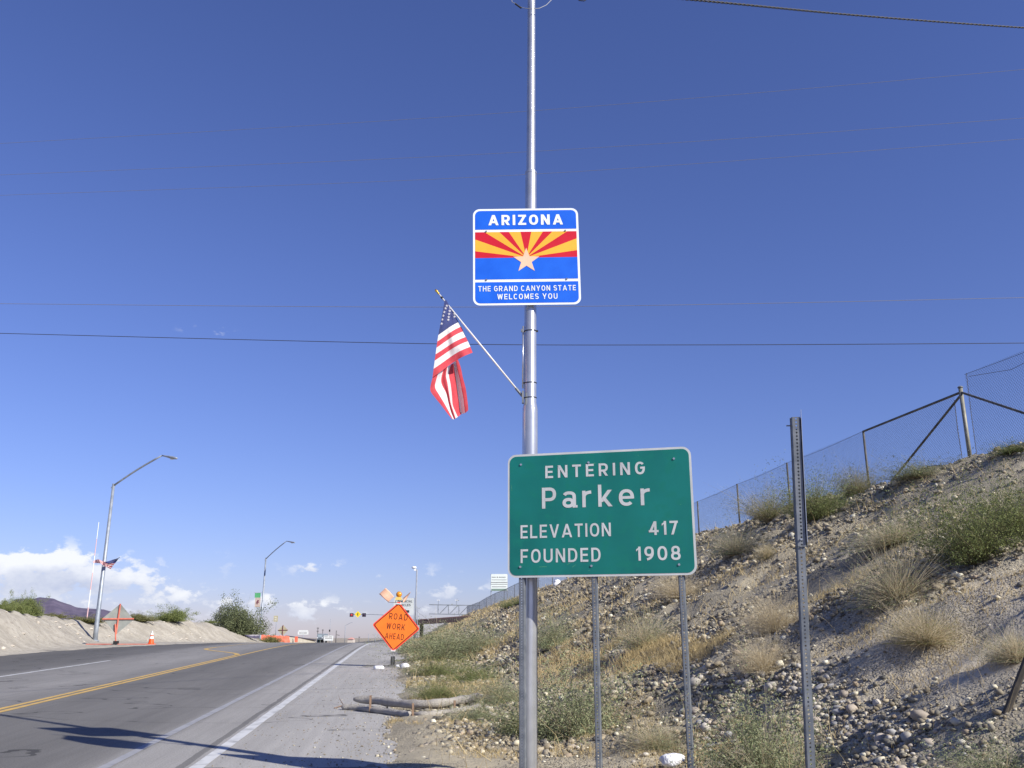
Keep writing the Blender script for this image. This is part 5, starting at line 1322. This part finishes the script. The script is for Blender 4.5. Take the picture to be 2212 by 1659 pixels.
def gantry():
    Y = 215; a, b = at(927, 1306, Y), at(1040, 1308, Y); c, d = at(927, 1326, Y), at(1040, 1328, Y); org = Vector((d.x, Y, gz(d.x, Y)))
    gm = mat('gantry_steel', (.16, .18, .21), (.22, .24, .27), scale=1, rough=.6)
    t = thing('truss_gantry', 'open steel sign truss reaching out past the embankment', 'gantry', org)
    for dy in (0, 1.0):
        o = Vector((0, dy, 0))
        MB().box((a + b) / 2 + o, ((b - a).length, .16, .17), Matrix.Rotation(-math.atan2(b.z - a.z, b.x - a.x), 3, 'Y')).build('chord', gm, t, org)
        MB().box((c + d) / 2 + o, ((d - c).length, .16, .17), Matrix.Rotation(-math.atan2(d.z - c.z, d.x - c.x), 3, 'Y')).build('chord', gm, t, org)
        for u in (946, 968.5, 991, 1013, 1036): MB().tube([at(u, 1306.5, Y) + o, at(u, 1327, Y) + o], .07, 6).build('strut', gm, t, org)
        for u in (948, 970, 993, 1015): MB().tube([at(u, 1327, Y) + o, at(u + 19, 1307.5, Y) + o], .05, 6).build('diagonal', gm, t, org)
    MB().tube([Vector((d.x + 1, Y + .5, gz(d.x + 1, Y) - .5)), Vector((d.x + 1, Y + .5, b.z))], .2, 10).build('column', gm, t, org)
    for u in (947, 986):
        MB().tube([at(u, 1306, Y), at(u, 1297, Y)], .05, 6).build('lamp_stalk', gm, t, org); MB().box(at(u, 1296.5, Y), (.7, .3, .12)).build('floodlight', white_plastic, t, org)
gantry()
def canopy():
    Y = 132; org = ground_at(911, Y + 2); bm = mat('dark_brown_steel', (.03, .018, .022), (.045, .028, .03), scale=1, rough=.6)
    t = thing('flat_canopy', 'dark brown flat canopy on a column right of the orange sign', 'canopy', org)
    a, b = at(895, 1345, Y), at(1040, 1334, Y + 1)
    M3 = Matrix.Rotation(math.atan2(b.y - a.y, b.x - a.x), 3, 'Z') @ Matrix.Rotation(-math.atan2(b.z - a.z, b.x - a.x), 3, 'Y')
    MB().box((a + b) / 2 + Vector((0, 1.4, 0)), ((b - a).length, 3, .62), M3).build('roof_slab', bm, t, org)
    MB().box((a + b) / 2 + Vector((0, 1.4, .36)), ((b - a).length * .995, 2.9, .12), M3).build('roof_edge', mat('rust_red_trim', (.09, .045, .05), rough=.7), t, org)
    for u in (911, 990):
        q = at(u, 1347, Y + 2); g = gz(q.x, q.y); zt = a.z + (b.z - a.z) * (q.x - a.x) / (b.x - a.x) - .15
        MB().box(Vector((q.x, q.y, (zt + g - .3) / 2)), (.5, .5, zt - g + .3)).build('column', bm, t, org)
    pl = pole(t, org, 901, 1312, Y - 1, .05, grey_pole, 'guy_post', 0)
    MB().tube([at(901, 1321, Y - 1), at(926, 1339, Y)], .035, 6).build('guy_rod', grey_pole, t, org)
canopy()
def board_sign():
    Y = 158; g = at(1078, 1290, Y); org = Vector((g.x, Y, gz(g.x, Y)))
    t = thing('shop_sign', 'white board sign with dark rules behind the far fence', 'sign', org)
    wm = mat('board_white', (.62, .68, .66), (.68, .74, .71), scale=1, rough=.6); gm = mat('board_green', (.16, .24, .20), rough=.7); lm = mat('board_rule', (.20, .20, .20), rough=.7)
    pn, M, w, h = panel(t, org, 1060.3, 1096, 1240, 1277, Y, wm, 'panel', th=.15)
    Zv = lambda v: h / 2 - (v - 1240) / 37 * h
    # unreadable heading: a row of dark marks
    xx = -.44 * w
    for k in range(11):
        ww = w * (.055 if k not in (3, 5) else .03); hh = .55 if k not in (3, 5) else .12
        if k == 4: ww, hh = w * .05, .8
        mb = MB(); mb.prism([(xx, Zv(1246.8) - h * .03 * hh * 1.4), (xx, Zv(1246.8) + h * .03 * hh * 1.4), (xx + ww, Zv(1246.8) + h * .03 * hh * 1.4), (xx + ww, Zv(1246.8) - h * .03 * hh * 1.4)], M, -.03, -.002); mb.build('heading_mark', lm, pn, org); xx += ww + w * .028
    for v, th_, xr, m_ in ((1252.5, .8, .45, lm), (1258, 1.3, .5, lm), (1262, .9, .5, lm), (1267.5, 1.2, .44, lm), (1274, 4.5, .46, gm)):
        mb = MB(); mb.prism([(-xr * w, Zv(v) - h * th_ / 74), (-xr * w, Zv(v) + h * th_ / 74), (xr * w, Zv(v) + h * th_ / 74), (xr * w, Zv(v) - h * th_ / 74)], M, -.03, -.002); mb.build('rule', m_, pn, org)
    for u in (1061, 1096): 
        q = at(u, 1240, Y + .2); MB().tube([Vector((q.x, q.y, gz(q.x, q.y) - .3)), q], .07, 8).build('post', grey_pole, t, org)
board_sign()
def banner():
    Y = 129.6; a = at(556, 1300, Y); org = Vector((a.x, Y, at(556, 1326, Y).z))
    t = thing('street_banner', 'green and tan banner hung on the farther lamp post', 'banner', org)
    panel(t, org, 550, 563, 1281, 1291, Y, mat('banner_green', (.06, .30, .12), (.10, .38, .16), scale=2, rough=.7), 'upper_cloth')
    lo, M, w, h = panel(t, org, 550, 563, 1291.2, 1311, Y, mat('banner_tan', (.42, .33, .27), (.52, .42, .36), scale=2, rough=.7), 'lower_cloth')
    MB().prism([(-.12, -.25), (-.2, 0), (-.05, .3), (.18, .3), (.12, .1), (.2, -.1), (.05, -.05), (0, -.3)], M, -.012, -.003).build('motif', mat('banner_motif', (.16, .05, .07), rough=.7), lo, org)
    for v in (1280.5, 1311.5): MB().tube([at(549, v, Y), at(566, v, Y + .2)], .03, 6).build('rod', grey_pole, t, org)
banner()
def back_signs():
    Y = 150; org = ground_at(596, Y); t = thing('roadside_sign', 'small tan sign on a grey post above the orange barrier', 'sign', org)
    pn, M, w, h = panel(t, org, 590.5, 600.5, 1330, 1343, Y, tan_back)
    for v in (1334.5, 1339): MB().prism([(-w * .25, (1336.5 - v) / 13 * h - .08), (-w * .25, (1336.5 - v) / 13 * h + .08), (w * .2, (1336.5 - v) / 13 * h + .08), (w * .2, (1336.5 - v) / 13 * h - .08)], M, -.02, -.002).build('patch', mat('pale_patch', (.60, .58, .48), rough=.7), pn, org)
    pole(t, org, 595, 1331, Y, .06, grey_pole)
    Y = 146; org = ground_at(611, Y); t = thing('roadside_sign', 'small diamond sign seen from behind over the orange barrier', 'sign', org)
    c = at(611, 1361.5, Y); S_ = px(21.5, Y) / 2 / 1.414; M = frame(c, 0, 0) @ Matrix.Rotation(R(45), 4, 'Y')
    MB().prism(rrect(-S_, S_, -S_, S_, .05, 3), M, 0, .03).build('diamond_panel', tan_back, t, org)
    M2 = frame(c); L_ = S_ * 1.38; dm = mat('dark_red_brace', (.18, .06, .06), rough=.7)
    MB().tube([M2 @ Vector((0, -.05, -L_)), M2 @ Vector((0, -.05, L_))], .06, 6).build('brace', dm, t, org); MB().tube([M2 @ Vector((-L_, -.05, 0)), M2 @ Vector((L_, -.05, .05))], .045, 6).build('brace', dm, t, org)
    pole(t, org, 611, 1372, Y, .06, dm)
    Y = 170; org = ground_at(655, Y); t = thing('roadside_sign', 'white two tier sign left of the grey truck', 'sign', org)
    wm = mat('far_white_panel', (.62, .64, .62), (.68, .70, .68), scale=1, rough=.6); panel(t, org, 645, 665.5, 1361.2, 1363.6, Y, wm, 'upper_panel')
    pn, M, w, h = panel(t, org, 643, 666.5, 1364, 1370.8, Y, wm, 'lower_panel')
    for x0, x1 in ((-.36, -.12), (-.06, .04), (.08, .36)): MB().prism([(x0 * w, -.12 * h), (x0 * w, .2 * h), (x1 * w, .2 * h), (x1 * w, -.12 * h)], M, -.02, -.002).build('marks', mat('far_marks', (.33, .33, .33), rough=.7), pn, org)
    pole(t, org, 655, 1371, Y, .07, grey_pole)
    Y = 205; org = ground_at(709, Y); t = thing('billboard', 'wide white billboard low beside the road crest', 'sign', org)
    pn, M, w, h = panel(t, org, 699, 720, 1373, 1384, Y, wm, 'panel', th=.1)
    for z, x0, x1 in ((.28, -.42, -.08), (.26, .06, .38), (-.02, -.34, .40)): MB().prism([(x0 * w, (z - .07) * h), (x0 * w, (z + .07) * h), (x1 * w, (z + .07) * h), (x1 * w, (z - .07) * h)], M, -.03, -.002).build('marks', MATS['far_marks'], pn, org)
    for u in (702, 717): pole(t, org, u, 1380, Y, .07, grey_pole)
back_signs()
def barriers():
    orange = mat('barrier_orange', (.62, .12, .07), (.72, .17, .10), scale=1, rough=.6); beige = mat('parapet_concrete', (.42, .38, .30), (.50, .46, .37), scale=.6, rough=.9)
    Y = 140
    labs = ['leftmost orange barrier by the far lamp post', 'second orange barrier from the far lamp post', 'third orange barrier, under the small tan sign', 'fourth orange barrier, under the small diamond sign', 'rightmost orange barrier before the pale parapet']
    for k in range(5):
        u0 = 561 + k * 12.7; a, b = ground_at(u0, Y + k * 1.2), ground_at(u0 + 12.1, Y + k * 1.2 + 1.0); org = (a + b) / 2
        t = thing('water_barrier', labs[k], 'barrier', org, 'orange water-filled barriers')
        e = b - a; ang = math.atan2(e.y, e.x); M = frame(org, math.degrees(ang)); Ln = e.length; hh = at(u0, 1372 + k * .5, Y).z - org.z
        mb = MB(); P = [(-.3, 0), (-.3, .2), (-.13, .5), (-.1, hh), (.1, hh), (.13, .5), (.3, .2), (.3, 0)]
        mb.prism(P, M @ Matrix.Rotation(R(90), 4, 'Z'), -Ln / 2, Ln / 2); mb.build('body', orange, t, org)
        MB().box(org + Vector((0, 0, hh + .03)), (Ln * .25, .12, .06), Matrix.Rotation(ang, 3, 'Z')).build('filler_cap', orange, t, org)
    a, b = ground_at(625, 150), ground_at(680, 168); org = (a + b) / 2
    t = thing('parapet', 'pale roadside parapet with a dark sloping rail past the barriers', 'wall', org)
    hz0, hz1 = at(625, 1376, 150).z, at(680, 1383, 168).z
    MB().add([a - Vector((0, 0, .5)), b - Vector((0, 0, .5)), Vector((b.x, b.y, hz1)), Vector((a.x, a.y, hz0)), a + Vector((0, .4, -.5)), b + Vector((0, .4, -.5)), Vector((b.x, b.y + .4, hz1)), Vector((a.x, a.y + .4, hz0))],
             [(0, 1, 2, 3), (5, 4, 7, 6), (3, 2, 6, 7), (1, 5, 6, 2), (4, 0, 3, 7), (4, 5, 1, 0)]).build('wall', beige, t, org)
    MB().tube([at(618, 1374, 149), at(640, 1377, 155), at(682, 1382.5, 168)], .12, 6).build('rail', mat('dark_rail', (.06, .05, .07), rough=.6), t, org)
    MB().box(at(640, 1381, 152), (.45, .3, .9)).build('delineator', orange, t, org)
barriers()
def truck():
    Y = 205; g = ground_at(691, Y); org = Vector(g); q = px(1, Y); bm = mat('grey_truck_body', (.16, .19, .22), (.22, .25, .28), scale=1, rough=.5)
    z0 = at(691, 1386, Y).z; z1 = at(691, 1368.8, Y).z; w = 12 * q
    t = thing('truck', 'grey box truck coming over the road crest', 'truck', org)
    MB().prism(rrect(-w / 2, w / 2, z0 + .45 - org.z, z1 - org.z, .12, 3), frame((org.x, Y, org.z)), 0, 5.5).build('body', bm, t, org)
    gl = mat('windscreen', (.30, .36, .40), rough=.2); h = z1 - z0
    MB().prism(rrect(-w * .36, w * .36, (z0 - org.z) + h * .56, (z1 - org.z) - h * .12, .06, 3), frame((org.x, Y, org.z)), -.03, -.002).build('windscreen', gl, t, org)
    MB().prism(rrect(-w * .3, w * .3, (z0 - org.z) + .6, (z0 - org.z) + h * .45, .04, 3), frame((org.x, Y, org.z)), -.03, -.002).build('grille', mat('grille_dark', (.07, .08, .1), rough=.5), t, org)
    for sx in (-1, 1):
        MB().box(Vector((org.x + sx * w * .42, Y - .04, z0 + .8)), (.22, .08, .14)).build('headlight', white_plastic, t, org)
        for yy in (1.0, 4.6): MB().tube([Vector((org.x + sx * (w / 2 - .3), Y + yy, org.z + .42)), Vector((org.x + sx * (w / 2 - .02), Y + yy, org.z + .42))], .44, 14).build('wheel', black, t, org)
    c = Vector((org.x - w * .5 - px(3, Y), Y + 3, 0)); c.z = gz(c.x, c.y); z2 = at(684, 1375, Y).z
    t2 = thing('kiosk', 'small teal kiosk with a red cap beside the grey truck', 'kiosk', c)
    MB().prism(rrect(-px(2.6, Y), px(2.6, Y), -.1, z2 - c.z, .05, 3), frame(c), 0, 1.2).build('body', mat('teal_paint', (.16, .40, .38), rough=.5), t2, c)
    MB().prism(rrect(-px(2.0, Y), px(2.6, Y), z2 - c.z + .01, z2 - c.z + .35, .05, 3), frame(c), .1, 1.1).build('cap', mat('red_cap', (.42, .10, .08), rough=.6), t2, c)
truck()
def utility(label, u, v0, Y, arms=(), r=.12, m_=dark_pole, name='utility_pole', extra=None):
    org = ground_at(u, Y); t = thing(name, label, 'pole', org, 'poles on the skyline')
    pole(t, org, u, v0, Y, r, m_, 'pole', 0)
    for v, hw in arms: c = at(u, v, Y); MB().box(Vector((org.x, Y - .15, c.z)), (px(hw * 2, Y), .12, .14)).build('crossarm', m_, t, org)
    if extra: extra(t, org)
utility('twin armed utility pole behind the grey truck', 685.7, 1355, 260, ((1356.8, 2.6), (1363.5, 2.6)))
utility('short utility pole just right of the twin armed one', 696.5, 1359, 280, ((1361, 2.2),))
def box_on(t, org): MB().box(at(712, 1362.3, 240), (.3, .3, .55)).build('transformer', black, t, org)
utility('thin tall mast with a dark box over the billboard', 712, 1337, 240, (), .05, grey_pole, 'antenna_mast', box_on)
def lampx(t, org):
    MB().tube([at(726.5, 1371.2, 230), at(732, 1372, 230)], .08, 6).build('arm', dark_pole, t, org); MB().box(at(732, 1372.2, 230), (.4, .2, .15)).build('lamp', dark_pole, t, org)
utility('dark pole with a short side lamp right of the billboard', 726, 1362, 230, (), .13, dark_pole, 'utility_pole', lampx)
def lampy(t, org): MB().tube([at(745.5, 1351.5, 240), at(752, 1348, 240), at(758, 1345, 240)], .05, 6).build('arm', grey_pole, t, org); MB().box(at(759.5, 1345, 240), (.45, .2, .12)).build('lamp', grey_pole, t, org)
utility('slim grey lamp pole below the left beacon', 745, 1350, 240, (), .08, grey_pole, 'street_lamp', lampy)
utility('stubby T topped pole below the yellow diamond', 776, 1375.5, 300, ((1376, 2),))
utility('faint pole left of the orange sign corner', 796, 1369, 330, (), .1, grey_pole)
utility('faint farther pole nearest the orange sign corner', 810.5, 1368, 330, (), .1, grey_pole)
utility('bare utility pole among the bushes on the left skyline', 470, 1310, 190, ((1313, 4), ), .14)
def hut():
    Y = 330; org = ground_at(757, Y); t = thing('building', 'tiny pink roofed building on the horizon below the beacons', 'building', org)
    a, b = at(751, 1386, Y), at(763.5, 1381, Y); wl = mat('cream_wall', (.52, .46, .40), rough=.9); rf = mat('pink_roof', (.50, .24, .20), (.56, .30, .25), scale=1, rough=.9)
    w = b.x - a.x; h = b.z - org.z
    MB().box(Vector((org.x, Y + 2, org.z + h / 2)), (w, 4, h)).build('wall', wl, t, org)
    z = b.z; zt = at(757, 1377, Y).z
    MB().add([(org.x - w * .55, Y - .3, z), (org.x + w * .55, Y - .3, z), (org.x + w * .55, Y + 4.3, z), (org.x - w * .55, Y + 4.3, z), (org.x - w * .15, Y + 2, zt), (org.x + w * .15, Y + 2, zt)], [(0, 1, 5, 4), (1, 2, 5), (2, 3, 4, 5), (3, 0, 4), (3, 2, 1, 0)]).build('roof', rf, t, org)
hut()
def antenna():
    Y = 620; u = 191.5; top = at(213.5, 1128, Y); org = Vector((top.x, Y, gz(top.x, Y)))
    t = thing('radio_mast', 'faint red and white radio mast behind the near lamp post', 'mast', org)
    n = 7; rm = mat('mast_red', (.62, .40, .40), rough=.7); wm = mat('mast_white', (.72, .74, .80), rough=.7)
    for k in range(n):
        z0 = org.z + (top.z - org.z) * k / n; z1 = org.z + (top.z - org.z) * (k + 1) / n
        MB().tube([Vector((org.x, Y, z0)), Vector((org.x, Y, z1))], [.42 - .03 * k, .39 - .03 * k], 6).build('section', rm if k % 2 else wm, t, org)
antenna()
